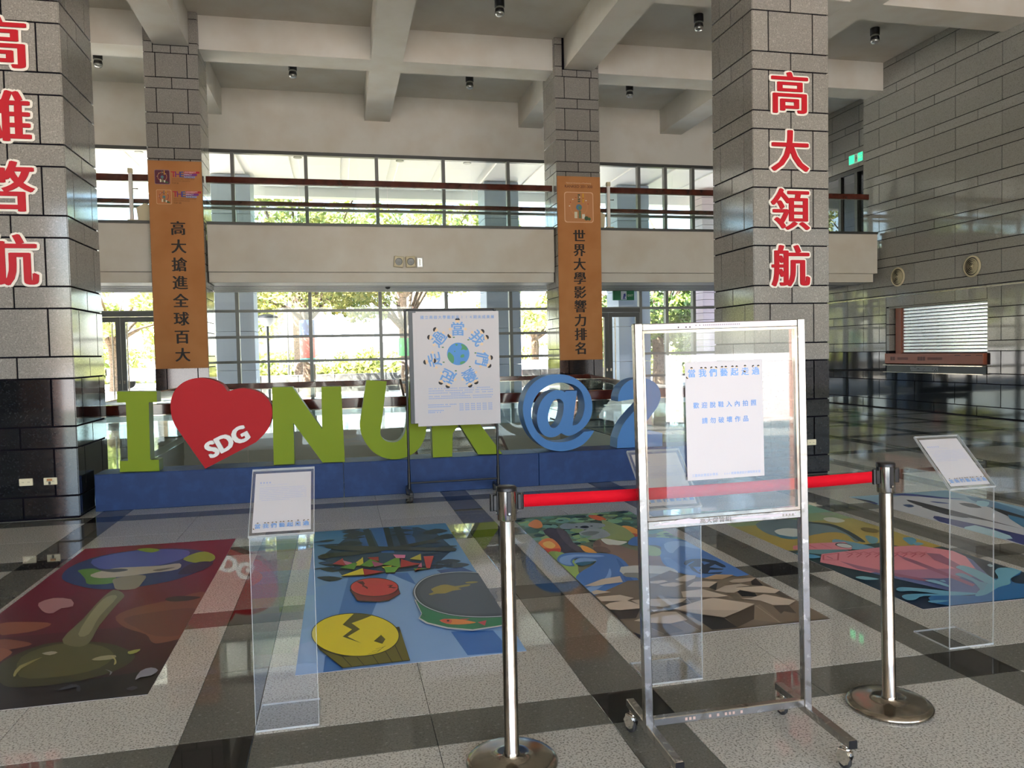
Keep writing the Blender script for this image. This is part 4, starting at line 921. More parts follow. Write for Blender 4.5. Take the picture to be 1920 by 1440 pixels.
# mural C: koala, flames, waves, breaking rocks
z = Z(940, 930, 6.4); x0, x1 = 1.575, 2.765
P, fin = mural('floor mural of koala, flames, blue waves and cracked rocks', x0, x1, 3.985, 7.25)
P.rect(x0, 3.985, x1, 7.25, '5d7c58', '8a7a66')
rr_ = random.Random(5)
for k in range(190):
    x = rr_.uniform(x0, x1); y = rr_.uniform(6.0, 7.25); r_ = rr_.uniform(.03, .10)
    P.disc(x, y, r_, r_*.8, rr_.choice(['2c4a3c', '5f9078', '7fae80', '8fae68', '3c604a', '6f9c8c', '24382e']), n=7, rot=rr_.uniform(0, 90), up=(k % 8 == 0))
for pts, c in (([(500, 420), (700, 400), (760, 520), (960, 640), (900, 700), (760, 700), (640, 560)], '4a3f40'), ([(660, 400), (780, 430), (860, 560), (1000, 660), (940, 690), (760, 560)], '5c5150'),
               ([(320, 350), (400, 290), (470, 310), (495, 370), (440, 395), (370, 385)], 'e08a3c'), ([(1050, 235), (1150, 240), (1255, 280), (1230, 305), (1130, 290), (1060, 262)], 'd8642c'),
               ([(440, 575), (520, 520), (610, 520), (690, 590), (715, 660), (640, 690), (560, 670), (480, 620)], 'e8863c'), ([(500, 570), (580, 550), (650, 600), (600, 640), (520, 610)], 'f0c060'), ([(500, 640), (620, 640), (710, 640), (690, 695), (580, 700)], 'd04a28'),
               ([(950, 600), (1040, 620), (1150, 690), (1050, 690), (980, 660)], 'f0a848'), ([(1440, 370), (1540, 370), (1660, 430), (1660, 510), (1560, 480), (1500, 430)], 'e8a040'), ([(1370, 480), (1440, 430), (1500, 440), (1650, 470), (1650, 520), (1520, 515), (1440, 490)], 'b8502c'),
               ([(1200, 300), (1300, 320), (1500, 400), (1600, 520), (1300, 540), (1150, 520), (1260, 460)], '8fa060'),
               ([(700, 370), (760, 335), (860, 340), (950, 330), (1100, 330), (1220, 340), (1245, 370), (1150, 395), (1040, 410), (900, 400), (780, 405), (720, 395)], '8b979c'),
               ([(940, 440), (1060, 405), (1200, 400), (1300, 460), (1290, 490), (1180, 520), (1030, 525), (1090, 490), (960, 480)], '939ea0'), ([(960, 455), (1060, 430), (1180, 440), (1100, 480), (1000, 480)], '75817f'),
               ([(945, 380), (980, 366), (1030, 366), (1052, 384), (1020, 396), (970, 394)], '1c1e22'), ([(885, 378), (905, 373), (920, 380), (900, 384)], '1c1e22'), ([(1065, 370), (1085, 364), (1100, 371), (1080, 375)], '1c1e22'),
               ([(1195, 530), (1260, 520), (1400, 545), (1510, 560), (1450, 590), (1380, 600), (1270, 590)], 'd2d6c8'),
               ([(1110, 570), (1180, 530), (1260, 590), (1400, 600), (1560, 650), (1920, 740), (2100, 800), (2100, 900), (1500, 860), (1420, 760), (1250, 690), (1160, 690), (1100, 640)], '8a6f5c'), ([(1110, 570), (1160, 540), (1200, 590), (1170, 610), (1120, 600)], '745c4e'), ([(1110, 625), (1200, 615), (1280, 640), (1310, 690), (1190, 690), (1120, 670)], '6e5648'),
               ([(560, 690), (740, 700), (900, 960), (860, 990), (700, 850)], '8fae58'), ([(640, 700), (760, 700), (900, 800), (940, 950), (1050, 870), (1060, 950), (880, 1010)], '9cb85c')):
    P.poly(z(pts, 3), c)
# left wave
W1, W2, W3 = '4c7abc', '86acdc', '3566aa'
P.poly(z([(680, 800), (675, 750), (740, 705), (880, 690), (1100, 695), (1330, 710), (1450, 770), (1530, 850), (1590, 960), (1640, 1040), (1400, 1120), (1300, 1170), (1110, 1225), (1000, 1130), (890, 1010), (960, 920), (1080, 850), (1140, 790), (1050, 770), (900, 760), (850, 800), (880, 850), (780, 850)], 3), W1)
for pts, c in (([(700, 800), (720, 745), (860, 715), (1100, 715), (1240, 730), (1130, 745), (900, 740), (830, 790), (850, 840), (770, 835)], W2), ([(880, 790), (950, 755), (1100, 765), (1145, 790), (1040, 800), (900, 830)], '7fa6d4'), ([(890, 820), (1000, 800), (1120, 800), (1060, 830), (960, 850)], '2f6a84'),
               ([(1000, 1130), (1150, 1070), (1260, 980), (1300, 880), (1320, 960), (1260, 1060), (1120, 1150), (1040, 1170)], W2), ([(1380, 760), (1460, 830), (1560, 1000), (1620, 1040), (1500, 1050), (1440, 900)], W3)): P.poly(z(pts, 3), c)
z3 = Z(1200, 960, 5.333)
P.poly(z3([(-120, 330), (-60, 260), (100, 262), (300, 270), (480, 300), (640, 370), (860, 480), (1100, 640), (1010, 660), (860, 640), (640, 670), (480, 640), (330, 600), (230, 520), (200, 430), (210, 360), (120, 340), (0, 350)], 3), W1)
for pts, c in (([(240, 330), (340, 300), (480, 310), (640, 380), (520, 370), (400, 350), (330, 420), (270, 400)], W2), ([(230, 480), (300, 470), (420, 560), (560, 620), (640, 650), (480, 630), (330, 590)], '5f8ac8'), ([(0, 340), (100, 345), (200, 380), (205, 440), (120, 450), (20, 420)], '96b060'),
               ([(-190, 560), (100, 545), (280, 560), (380, 610), (330, 660), (100, 670), (-150, 650)], 'c9cac2'), ([(-150, 620), (100, 625), (300, 640), (330, 665), (100, 675), (-140, 660)], '8f8f86')): P.poly(z3(pts, 2), c)
# propeller-like wheel
for pts in ([(438, 530), (450, 500), (520, 480), (640, 478), (760, 500), (850, 545), (860, 565), (820, 566), (740, 530), (640, 505), (530, 505), (480, 530), (460, 548)], [(590, 480), (640, 540), (620, 560), (500, 560), (480, 545)], [(640, 540), (740, 510), (760, 530), (690, 565), (840, 580), (820, 590), (700, 590), (680, 620), (830, 612), (800, 630), (640, 630), (590, 600), (620, 560)], [(505, 540), (530, 560), (580, 610), (640, 625), (600, 635), (530, 600), (500, 570)]): P.poly(z3(pts), '1c2c44')
# rocks
P.poly(z3([(-560, 900), (-120, 700), (100, 690), (400, 660), (640, 680), (960, 660), (1100, 640), (1900, 1080), (20, 1290), (-200, 1290)]), '7a6c5a')
P.poly(z3([(-200, 1290), (-420, 1130), (-380, 1100), (20, 1250), (110, 1270)]), '161a26')
LT, MD, DKR = 'c9b9a4', '7d7060', '2a2624'
RK = [([(350, 690), (460, 645), (560, 650), (550, 680), (470, 712), (400, 710)], LT), ([(640, 680), (760, 640), (940, 645), (820, 690), (700, 690)], 'b99c78'), ([(890, 710), (940, 690), (1165, 672), (1110, 708), (1000, 725), (920, 722)], 'b0a08c'),
      ([(470, 765), (540, 715), (640, 708), (775, 716), (690, 770)], LT), ([(190, 745), (330, 720), (440, 735), (350, 765), (240, 762)], LT), ([(100, 712), (240, 700), (280, 712), (180, 735), (105, 730)], LT),
      ([(750, 805), (850, 755), (1010, 735), (1100, 755), (960, 770), (1000, 800), (940, 828), (860, 825)], 'bdae9a'), ([(950, 775), (1240, 758), (1400, 800), (1350, 832), (1150, 822), (1010, 800)], LT),
      ([(412, 815), (620, 790), (880, 858), (770, 872), (430, 872)], LT), ([(1015, 885), (1110, 880), (1240, 840), (1560, 905), (1490, 950), (1330, 950), (1200, 905)], LT),
      ([(105, 890), (470, 885), (420, 920), (230, 972), (105, 960)], 'beb09c'), ([(330, 990), (600, 905), (730, 878), (1145, 940), (1000, 1010), (840, 1075)], LT), ([(330, 990), (640, 1000), (1000, 1005), (840, 1075), (560, 1035)], 'b7a793'),
      ([(105, 1050), (230, 1020), (360, 1018), (475, 1100), (300, 1140), (110, 1130), (-60, 1110)], LT), ([(110, 1000), (190, 1000), (140, 1020)], LT),
      ([(-560, 760), (-380, 690), (-200, 660), (-170, 720), (-330, 740), (-440, 760)], LT), ([(-600, 850), (-430, 800), (-290, 820), (-420, 840), (-560, 860)], LT), ([(-560, 880), (-200, 850), (-60, 880), (-130, 910), (-400, 915), (-540, 900)], LT),
      ([(-420, 985), (-300, 930), (-140, 905), (0, 950), (0, 985), (-200, 1005)], LT), ([(-90, 905), (20, 895), (105, 900), (105, 960), (0, 950)], LT)]
for pts, c in (([(840, 1075), (1145, 945), (1140, 1090), (970, 1170), (860, 1080)], '4e4438'), ([(390, 1010), (840, 1075), (975, 1170), (725, 1195), (600, 1110)], '1d1b1e'), ([(975, 1170), (1145, 1085), (1560, 1115), (1400, 1130)], MD), ([(1145, 950), (1200, 940), (1420, 1130), (1140, 1095)], '8a7a66'),
               ([(1330, 955), (1490, 950), (1565, 1030), (1440, 1010), (1410, 1035)], '544a40'), ([(1440, 1010), (1560, 1030), (1760, 1090), (1420, 1130)], '7a6b58'), ([(950, 790), (1010, 800), (1150, 825), (1170, 860), (1020, 860)], '1c1a1c'), ([(1350, 832), (1400, 805), (1500, 870), (1440, 870)], '5f5548'),
               ([(860, 828), (960, 830), (1040, 900), (960, 900)], '6b604f'), ([(1150, 670), (1230, 750), (1120, 745), (1110, 708)], '26221f'), ([(690, 770), (775, 718), (760, 800)], '2a2622'), ([(230, 975), (420, 920), (510, 940), (400, 985), (290, 1010)], '2c2824'),
               ([(110, 1130), (300, 1140), (440, 1210), (250, 1245), (120, 1190)], '5c5246'), ([(470, 1110), (620, 1215), (440, 1220), (380, 1140)], MD), ([(-380, 1000), (0, 990), (-40, 1080), (-200, 1090)], '3c342e'), ([(200, 860), (420, 880), (560, 890), (400, 905), (260, 860)], '4a4238'),
               ([(120, 780), (300, 770), (380, 850), (220, 870), (100, 860)], '7a6f5e'), ([(300, 600), (420, 640), (380, 680), (100, 700), (100, 680)], '6f6152')): P.poly(z3(pts), c)
P.L += 1
for pts, c in RK: P.poly(z3(pts), c)
for L_ in ([(440, 1120), (610, 1215)], [(1160, 960), (1400, 1130)], [(120, 1190), (240, 1245)], [(470, 890), (520, 940)]): P.line(z3(L_), .004, 'b0a28e')
fin()

# mural D: mustard ground, whale, pink folded fan and splashes
z = Z(1500, 900, 4.571); x0, x1 = 3.395, 4.60
P, fin = mural('floor mural with a grey whale and pink fan in blue water', x0, x1, 3.985, 6.98)
P.rect(x0, 3.985, x1, 6.98, '24404c', '102038'); P.rect(x0, 5.05, x1, 6.98, '9aa06a', 'b89a44')
for k, (a, b_) in enumerate(((6.6, 6.98), (6.3, 6.6))): P.rect(x0, a, x1, b_, ('7fae9a', '8fa67c')[k])
P.poly(z([(-300, 620), (60, 600), (700, 540), (1000, 600), (1300, 560), (1700, 720), (2300, 900), (2300, 1300), (1000, 1200), (-300, 700)]), '233f3c', '0f2440')
for pts, c in (([(-380, 380), (-200, 330), (50, 355), (250, 385), (420, 450), (505, 520), (470, 530), (400, 470), (300, 450), (180, 460), (80, 500), (-60, 500), (-260, 470)], '6f8488'), ([(60, 490), (160, 465), (300, 455), (380, 470), (300, 520), (150, 530)], 'b09850'), ([(20, 365), (250, 395), (400, 460), (500, 525), (560, 530), (420, 440), (250, 375)], '3c4a4c'),
               ([(160, 290), (240, 280), (310, 295), (240, 310)], '98a28c'), ([(200, 330), (280, 322), (385, 350), (330, 368), (240, 358)], 'c9cdbc'), ([(520, 420), (560, 408), (670, 430), (660, 455), (560, 445)], '74683c'),
               ([(-220, 440), (-100, 415), (60, 440), (40, 480), (-120, 490)], 'c6cfc6'), ([(-200, 470), (-60, 490), (40, 480), (-40, 510), (-160, 500)], '4a8096'), ([(880, 500), (960, 495), (1000, 520), (960, 560), (920, 540)], '5a96aa'), ([(970, 545), (1020, 538), (1060, 552), (1000, 565)], '6aa4b4'),
               ([(560, 480), (660, 500), (660, 540), (600, 545)], '6a9aa0'), ([(300, 510), (560, 560), (640, 590), (480, 600), (300, 560)], '6a9cae'), ([(50, 600), (300, 590), (420, 610), (250, 640), (80, 630)], '5b8a90')): P.poly(z(pts, 3), c)
PK = 'd98890'
P.poly(z([(-60, 570), (60, 548), (380, 535), (450, 570), (440, 600), (100, 600), (-60, 600)]), PK); P.poly(z(oval(375, 565, 75, 20, 20, 8)), '3c4448'); P.poly(z(oval(380, 567, 66, 16, 20, 8)), 'c9cdc9')
for a, b_ in (((60, 560), (150, 590)), ((170, 550), (280, 590))): P.rect(*z([a])[0], *z([b_])[0], 'c05c68')
P.poly(z([(172, 710), (185, 640), (700, 580), (1010, 565), (1310, 612), (1480, 690), (1640, 850), (1560, 985), (1300, 960), (900, 870), (600, 800)]), '5e6a94'); P.poly(z([(172, 710), (185, 640), (700, 580), (1010, 565), (1310, 612), (1420, 660), (1500, 760), (1100, 770), (700, 790), (600, 800)]), PK)
P.poly(z([(700, 780), (1100, 770), (1500, 760), (1560, 830), (1200, 850), (850, 840)]), 'a87890')
for pts in ([(340, 700), (500, 740), (1100, 860), (1100, 880), (500, 770)], [(820, 640), (1000, 700), (1500, 900), (1480, 920), (900, 690)], [(1080, 630), (1200, 640), (1560, 840), (1500, 830), (1150, 690)]): P.poly(z(pts), '9a6478')
for pts in ([(200, 650), (330, 632), (325, 692), (200, 690)],): P.line(z(pts+pts[:1]), .012, 'b8525c')
P.rect(*z([(225, 660)])[0], *z([(285, 680)])[0], '8a5058')
for k in range(9):
    cx_ = 390+78*k; P.line(z([(cx_, 622), (cx_+60, 640), (cx_+20, 668)]), .010, 'b8525c'); P.line(z([(cx_+10, 645), (cx_+70, 625)]), .008, 'b8525c')
for pts, c in (([(1560, 980), (1640, 860), (1700, 850), (1680, 780), (1730, 760), (1890, 780), (1880, 820), (1810, 850), (1840, 890), (1990, 900), (2200, 880), (2200, 1100), (1300, 1090), (1100, 1020), (1240, 985), (1400, 1000)], '24689c'),
               ([(1670, 790), (1720, 762), (1850, 765), (1895, 790), (1840, 830), (1800, 860), (1800, 900), (1700, 930), (1600, 990), (1500, 1000), (1600, 900), (1700, 855)], '6aa6b8'), ([(1335, 755), (1400, 742), (1540, 790), (1680, 870), (1620, 900), (1480, 830), (1380, 780)], '74aab8'), ([(1330, 820), (1400, 810), (1540, 880), (1600, 890), (1560, 960), (1480, 880)], '6f9cb0'),
               ([(825, 945), (880, 928), (1100, 945), (1300, 965), (1560, 985), (1300, 1000), (1100, 975), (960, 960), (860, 965)], '66a2b8'), ([(873, 1010), (920, 990), (1100, 985), (1300, 1000), (1060, 1005), (990, 1035), (920, 1040)], '5c9cb4'), ([(1095, 1050), (1180, 1040), (1280, 1045), (1160, 1065)], '5a98b4'),
               ([(475, 845), (540, 835), (680, 860), (560, 866)], '7fb0b8'), ([(1070, 872), (1150, 868), (1260, 905), (1280, 930), (1160, 895)], '82b0c0'), ([(1195, 875), (1230, 868), (1250, 885)], '82b0c0'), ([(1605, 738), (1630, 730), (1655, 748), (1630, 755)], 'a0c0c4'), ([(-120, 640), (60, 640), (180, 670), (60, 680)], '5aa0c0')): P.poly(z(pts, 3), c)
fin()

# mural E: pale ice with blue and black brush strokes
x0, x1 = 5.22, 6.42
P, fin = mural('pale icy floor mural with dark blue strokes at the right edge', x0, x1, 3.985, 7.2)
P.rect(x0, 3.985, x1, 7.2, '8fb4c4', '9cc8dc')
P.poly(z([(780, 150), (900, 130), (1150, 150), (1400, 180), (1900, 300), (2400, 500), (2400, 900), (1700, 520), (1200, 370), (780, 250)]), 'c2c6c8')
for pts, c in (([(780, 130), (900, 118), (1100, 135), (1240, 152), (1430, 165), (1200, 160), (1000, 140)], '2c3a84'), ([(910, 172), (1000, 185), (1300, 260), (1600, 340), (1900, 420), (1600, 350), (1260, 290), (1000, 215)], '26282e'), ([(1040, 232), (1160, 250), (1460, 330), (1260, 300)], '3a3c42'),
               ([(1360, 200), (1480, 205), (1560, 240), (1450, 235)], '3c3e44'), ([(880, 215), (940, 210), (980, 228), (930, 236)], '2c4a78'), ([(1110, 185), (1200, 190), (1290, 205), (1180, 200)], '2c4a8c'), ([(1150, 310), (1260, 330), (1500, 380), (1900, 470), (2200, 560), (2200, 640), (1700, 490), (1200, 360)], '2a3470'),
               ([(1420, 140), (1700, 200), (2000, 300), (2200, 380), (2000, 340), (1600, 230)], '5a88a8'), ([(1620, 230), (1840, 290), (2200, 400), (2200, 440), (1800, 320)], '24262c'), ([(1500, 390), (1800, 480), (1760, 510), (1400, 440)], 'a8ccd4'), ([(380, 145), (600, 180), (650, 200), (560, 190)], '1e2c34'), ([(1520, 180), (1620, 190), (1600, 230), (1520, 220)], '9cd0dc'),
               ([(560, 185), (660, 200), (660, 212), (600, 205)], '22367c'), ([(1780, 300), (2200, 420), (2200, 520), (1900, 400)], '3f7ca0')): P.poly(z(pts, 2), c)
fin()

# mural F: rainbow arches, nearer than the frame's bottom edge
P, fin = mural('rainbow striped floor mural nearest to the viewer', -1.15, .1, -.2, 2.7)
P.rect(-1.15, -.2, .1, 2.7, 'd8f0fa')
for k, c in enumerate(('3a9c9c', 'b04a2c', 'c0408c', '2f6ad0', '384a98', '7ab03c', '2c8c6c', '7fd0b0')): P.poly([(-1.15, -.2+.33*k), (.1, -.1+.33*k), (.1, .27+.33*k), (-1.15, .16+.33*k)], c)
P.disc(-.95, 1.0, .36, .36, 'd8304a'); P.disc(-.1, 2.5, .2, .12, 'f4f8fa'); fin()

# ================================================================ TICKET WINDOW ON THE RIGHT WALL
tw = thing('ticket_window', 'closed ticket window with silver shutter in the right stone wall', 'window', (XW, 15.5, 0))
y0_, y1_ = OY0-15.5, OY1-15.5
MB().box((.30, y0_-.1, .9), (.36, y1_+.1, 2.56), 'black').build('back_panel', tw)
MB().box((.018, y0_-.02, 2.50), (.30, y1_+.02, 2.54), 'stone').build('head', tw)
MB().box((.018, y0_-.03, .93), (.30, y0_, 2.5), 'stone').build('jamb', tw)
MB().box((.05, y1_-.38, 1.38), (.09, y1_-.35, 2.5), 'copper').build('guide_rail', tw)
MB().box((.12, y1_-.35, 1.38), (.14, y1_-.1, 2.5), 'copper').build('side_panel', tw)
for k in range(14):
    z_ = 1.40+.079*k; v = MB(); p_ = [(.098, z_), (.0935, z_+.008), (.092, z_+.03), (.0935, z_+.062), (.098, z_+.069), (.11, z_+.069), (.11, z_)]
    n_ = len(p_); vs = [(x, y0_, zz) for x, zz in p_] + [(x, y1_-.36, zz) for x, zz in p_]
    v.add(vs, [tuple(range(n_)), tuple(range(n_, 2*n_))[::-1]] + [(i, i+n_, (i+1) % n_+n_, (i+1) % n_) for i in range(n_)], 'shutter', False)
    v.build('shutter_slat', tw)
    for q in range(6): v = MB().box((.078, y0_+.1+.46*q, z_+.064), (.10, y0_+.14+.46*q, z_+.084), 'alu').build('slat_link', tw)
MB().box((-.10, y0_, 1.135), (.30, y1_+.02, 1.385), 'copper', bev=.01).build('counter_front', tw)
P = Print(step=.0004)
RW = Matrix(((0, 0, -1, -.101), (-1, 0, 0, 0), (0, 1, 0, 1.26), (0, 0, 0, 1)))    # sheet facing -X
P.marks(-1.35, 0, -1.15, .09, '5a2c22', .085, 0); P.marks(-1.1, 0, -.72, .06, '6a362a', .045, 0); P.marks(-.42, 0, -.16, .09, '5a2c22', .085, 0); P.marks(-.1, 0, .34, .06, '6a362a', .045, 0)
for k in range(3): P.rect(.72+.3*k, .07, .88+.3*k, .082, '2c1410')
P.build('lettering', tw, RW)
MB().box((-.12, y0_, 1.09), (.30, y1_+.06, 1.11), 'steel').build('shelf', tw)
MB().box((-.02, y0_, .93), (.28, y1_+.05, 1.09), 'black').build('sign_board', tw)
P = Print(step=.0004)
for k in range(3): P.marks(-.75, 1.05-.035*k-1.0, .15, .014, 'b8bcc0', .03, .15)
P.build('lettering', tw, Matrix(((0, 0, -1, -.022), (-1, 0, 0, 0), (0, 1, 0, 1.0), (0, 0, 0, 1))))
MB().box((-.10, y0_, .915), (.28, y1_+.08, .93), 'steel').build('shelf', tw)
for y, lab in ((16.70, 'left round cream air vent above the ticket window'), (14.40, 'right round cream air vent above the ticket window')):
    v = thing('air_vent', lab, 'vent', (XW, y, 3.27), group='round air vents'); T = Matrix.Rotation(-PI/2, 4, 'Y')
    MB().lathe([(.195, .0), (.235, .0), (.235, .02), (.20, .035), (.195, .02)], 'grille', 40, T, caps=False).build('rim', v)
    MB().lathe([(.0, .002), (.198, .002)], 'black', 30, T, caps=False).build('duct', v)
    for r_ in (.165, .128, .092, .056): MB().lathe([(r_-.014, .03), (r_+.004, .008), (r_+.009, .010), (r_-.008, .034), (r_-.014, .03)], 'grille', 36, T, caps=False).build('ring', v)
    MB().lathe([(.0, .03), (.026, .026), (.028, .01)], 'grille', 20, T, caps=False).build('hub', v)

# ================================================================ SMALL FITTINGS
for cx, cz, lab, plug in ((-3.115, .394, 'left ivory wall socket low on the left pillar', 0), (-2.892, .392, 'right ivory wall socket on the left pillar with a taped plug', 1), (5.75, .40, 'ivory wall socket low on the right pillar', 0)):
    s_ = thing('wall_socket', lab, 'socket', (cx, 8.66, cz), group='wall sockets')
    MB().box((-.062, -.009, -.036), (.062, .004, .036), 'ivory', bev=.004).build('plate', s_)
    for q in (-.026, .026):
        MB().box((q-.016, -.011, -.012), (q+.016, -.0085, .012), 'ivory', bev=.002).box((q-.007, -.0115, -.005), (q-.004, -.0108, .005), 'black').box((q+.004, -.0115, -.005), (q+.007, -.0108, .005), 'black').build('outlet', s_)
    if plug: MB().box((-.03, -.02, .005), (.02, -.009, .026), 'orange', bev=.003).box((-.012, -.03, -.03), (.004, -.011, .0), 'concrete', bev=.003).build('tape', s_)
for k, (x, y) in enumerate(((-5.21, 19.7), (-.90, 19.7), (3.44, 19.8), (7.76, 19.8), (3.33, 15.48), (7.63, 15.45), (11.87, 15.42))):
    lab = ('leftmost black ceiling lamp of the rear row', 'black ceiling lamp of the rear row left of the centre beam', 'black ceiling lamp of the rear row right of the centre beam', 'rightmost black ceiling lamp of the rear row', 'black ceiling lamp at the top centre of the photo', 'black ceiling lamp just left of the right pillar', 'black ceiling lamp nearest the right stone wall')[k]
    l = thing('ceiling_lamp', lab, 'lamp', (x, y, CEIL), group='black ceiling lamps')
    MB().lathe([(.10, .0), (.10, -.15), (.093, -.15), (.093, 0)], 'black', 26).build('housing', l)
    MB().lathe([(.088, -.11), (.086, -.20)], 'lampglass', 24).build('reflector_ring', l)
    MB().lathe([(.088, -.19), (.098, -.26), (.09, -.262), (.08, -.2)], 'black', 26, caps=False).build('lower_ring', l)
    MB().lathe([(.092, -.25), (.095, -.29), (.07, -.325), (.0, -.335)], 'lampglass', 24, caps=False).build('reflector', l)
for x, y, lab in ((1.33, 0, 'left square loudspeaker on the gallery parapet'), (1.59, 0, 'right square loudspeaker on the gallery parapet')):
    s_ = thing('loudspeaker', lab, 'speaker', (x, 17.28, 3.635), group='gallery loudspeakers')
    T = Matrix.Rotation(.12 if x < 1.4 else -.05, 4, 'Y')
    MB().box((-.105, -.10, -.12), (.105, 0, .12), 'grille', T, bev=.012).build('case', s_)
    MB().lathe([(.0, .0), (.03, .006), (.06, .002), (.078, .006), (.08, .0)], 'alu', 24, T @ Matrix.Translation((0, -.10, 0)) @ Matrix.Rotation(PI/2, 4, 'X'), caps=False).build('cone', s_)
s_ = thing('emergency_lamp', 'small bright lamp box beside the two loudspeakers', 'lamp', (1.79, 17.28, 3.62))
MB().box((-.07, -.09, -.115), (.07, 0, .115), 'white', bev=.008).build('case', s_); MB().box((-.05, -.094, -.09), (.05, -.088, .09), 'lampglass').build('lens', s_); MB().box((-.012, -.099, -.07), (.012, -.094, .07), 'white').build('tube', s_)
p_ = atZ(727, 538, 3.2)
s_ = thing('smoke_detector', 'small round smoke detector under the gallery', 'detector', (p_.x, min(p_.y, 19.2), 3.2)); MB().lathe([(.06, 0), (.06, -.02), (.045, -.045), (.0, -.055)], 'black', 20, caps=False).build('case', s_)
for x, lab, sp in ((-4.07, 'white post behind the gallery parapet at the left', -3.84), (6.24, 'white post on the gallery beside the right banner pillar', 6.0)):
    q = thing('white_post', lab, 'post', (x, 17.36, 4.455), group='white gallery posts')
    MB().box((-.035, -.03, 0), (.035, .03, 1.06), 'white', bev=.005).build('shaft', q); MB().box((-.045, -.04, .97), (.045, .04, 1.07), 'grille', bev=.005).build('cap', q)
    MB().tube([(.035, 0, .66), (.12, 0, .66)], .008, 'black').lathe([(.016, 0), (.016, .02)], 'black', 10, Matrix.Translation((.12, 0, .65))).build('hook', q); MB().box((-.08, -.035, 0), (.12, .035, .03), 'grille').build('foot', q)
    f_ = thing('floodlight', 'grey box floodlight behind the gallery parapet by the ' + ('left' if x < 0 else 'right') + ' banner pillar', 'lamp', (sp, 17.36, 4.455), group='gallery floodlights')
    MB().prism([[(-.1, .0), (.12, .0), (.14, .32), (.03, .36), (-.13, .26)]], .12, 'grille', Matrix.Translation((0, -.06, 0))).build('case', f_); MB().tube([(.03, 0, .33), (.09, 0, .36)], .008, 'black').build('bracket', f_)
e_ = thing('exit_sign', 'green lit exit sign high on the recessed right wall', 'sign', (14.78, 19.95, 7.0))
MB().box((-.06, -.32, -.14), (0, .32, .14), 'white', bev=.01).build('case', e_)
MB().box((-.065, -.30, -.12), (-.06, .30, .12), 'green_sign').build('face', e_); P = Print(step=.0004); P.rect(-.06, -.12, .1, .12, 'ffffff'); P.disc(.02, .07, .022, .022, '2fa060'); P.poly([(-.02, -.1), (.0, .04), (.04, .05), (.06, -.02), (.03, -.03), (.05, -.1), (.03, -.1), (.01, -.04), (.0, -.1)], '2fa060'); P.text('出口', .2, 0, .1, 'ffffff', .002)
P.build('symbol', e_, Matrix(((0, 0, -1, -.0655), (-1, 0, 0, 0), (0, 1, 0, 0), (0, 0, 0, 1))))
e_ = thing('exit_sign', 'green exit sign under the gallery above the right glass door', 'sign', (7.50, 19.8, 3.065))
MB().box((-.3, -.03, -.12), (.3, .03, .13), 'greens', bev=.005).build('case', e_); P = Print(step=.0006); P.rect(-.08, -.11, .08, .12, 'c9d8e8'); P.poly([(-.03, -.1), (.0, .05), (.05, .06), (.06, -.02), (.03, -.03), (.05, -.1), (.02, -.1), (.01, -.04), (.0, -.1)], '3c4a9c'); P.text('EXIT', .19, 0, .08, 'c9e0d0', .001); P.build('symbol', e_, UP(0, -.0306, 0))

# ================================================================ OUTDOORS
random.seed(11)
def leaves(n, blobs, size, seed):
    g_ = np.random.default_rng(seed); B = np.array(blobs); wts = B[:, 3]**2; wts /= wts.sum()
    ix = g_.choice(len(B), n, p=wts); d = g_.normal(size=(n, 3)); d /= np.linalg.norm(d, axis=1)[:, None]
    r_ = g_.uniform(.55, 1.05, n)[:, None]*B[ix, 3:4]; c_ = B[ix, :3] + d*r_*np.array([1, 1, .62])
    u = g_.normal(size=(n, 3)); u /= np.linalg.norm(u, axis=1)[:, None]; v = np.cross(u, g_.normal(size=(n, 3))); v /= np.linalg.norm(v, axis=1)[:, None]
    s_ = g_.uniform(.6, 1.3, n)[:, None]*size
    V = np.stack([c_-u*s_, c_-v*s_*.45, c_+u*s_, c_+v*s_*.45], 1).reshape(-1, 3)
    return V, np.arange(4*n).reshape(-1, 4)
def foliage(name, parent, n, blobs, size, m, seed):
    V, Fc = leaves(n, blobs, size, seed); me = bpy.data.meshes.new(name); me.from_pydata(V.tolist(), [], Fc.tolist()); me.materials.append(M[m]); me.update()
    o = bpy.data.objects.new(name, me); COL.objects.link(o); o.parent = parent; o['kind'] = 'stuff'; return o
def tree(x, y, h, tr, label, seed, m='leaf', n=5200, spread=3.4, wraps=(), fork=2.6, size=.16, lo=None):
    R_ = random.Random(seed); root = thing('tree', label, 'tree', (x, y, 0), group='trees outside')
    b = MB(); b.tube([(0, 0, -.05), (.05, .02, 1.2), (-.05, 0, fork)], tr, 'bark', 12, r1=tr*.8); blobs = []
    for k in range(9):
        a = 2*PI*k/9+R_.uniform(-.3, .3); L = R_.uniform(.6, 1)*spread; zt = R_.uniform(.0, 1)*(h-fork)
        p0 = (-.05, 0, fork-.05); p1 = (L*.4*math.cos(a), L*.4*math.sin(a), fork+zt*.45+.6); p2 = (L*math.cos(a), L*math.sin(a), fork+zt+.8)
        b.tube([p0, ((p0[0]+p1[0])/2+.08, p1[1]*.45, (p0[2]+p1[2])/2+.1), p1, p2], tr*.48, 'bark', 8, r1=tr*.12)
        for q in range(3):
            t_ = R_.uniform(.45, 1.05); blobs.append((L*t_*math.cos(a)+R_.uniform(-.7, .7), L*t_*math.sin(a)+R_.uniform(-.7, .7), (lo or fork)+zt*t_+R_.uniform(.3, 1.3), R_.uniform(.7, 1.35)))
    b.build('trunk', root); foliage('foliage', root, n, blobs, size, m, seed)
    for z0, z1, mt in wraps: MB().lathe([(tr+.03, z0), (tr+.03, z1)], mt, 18).build('trunk_wrap', root)
    return root
def PX(px, Y): return atY(px, 700, Y).x
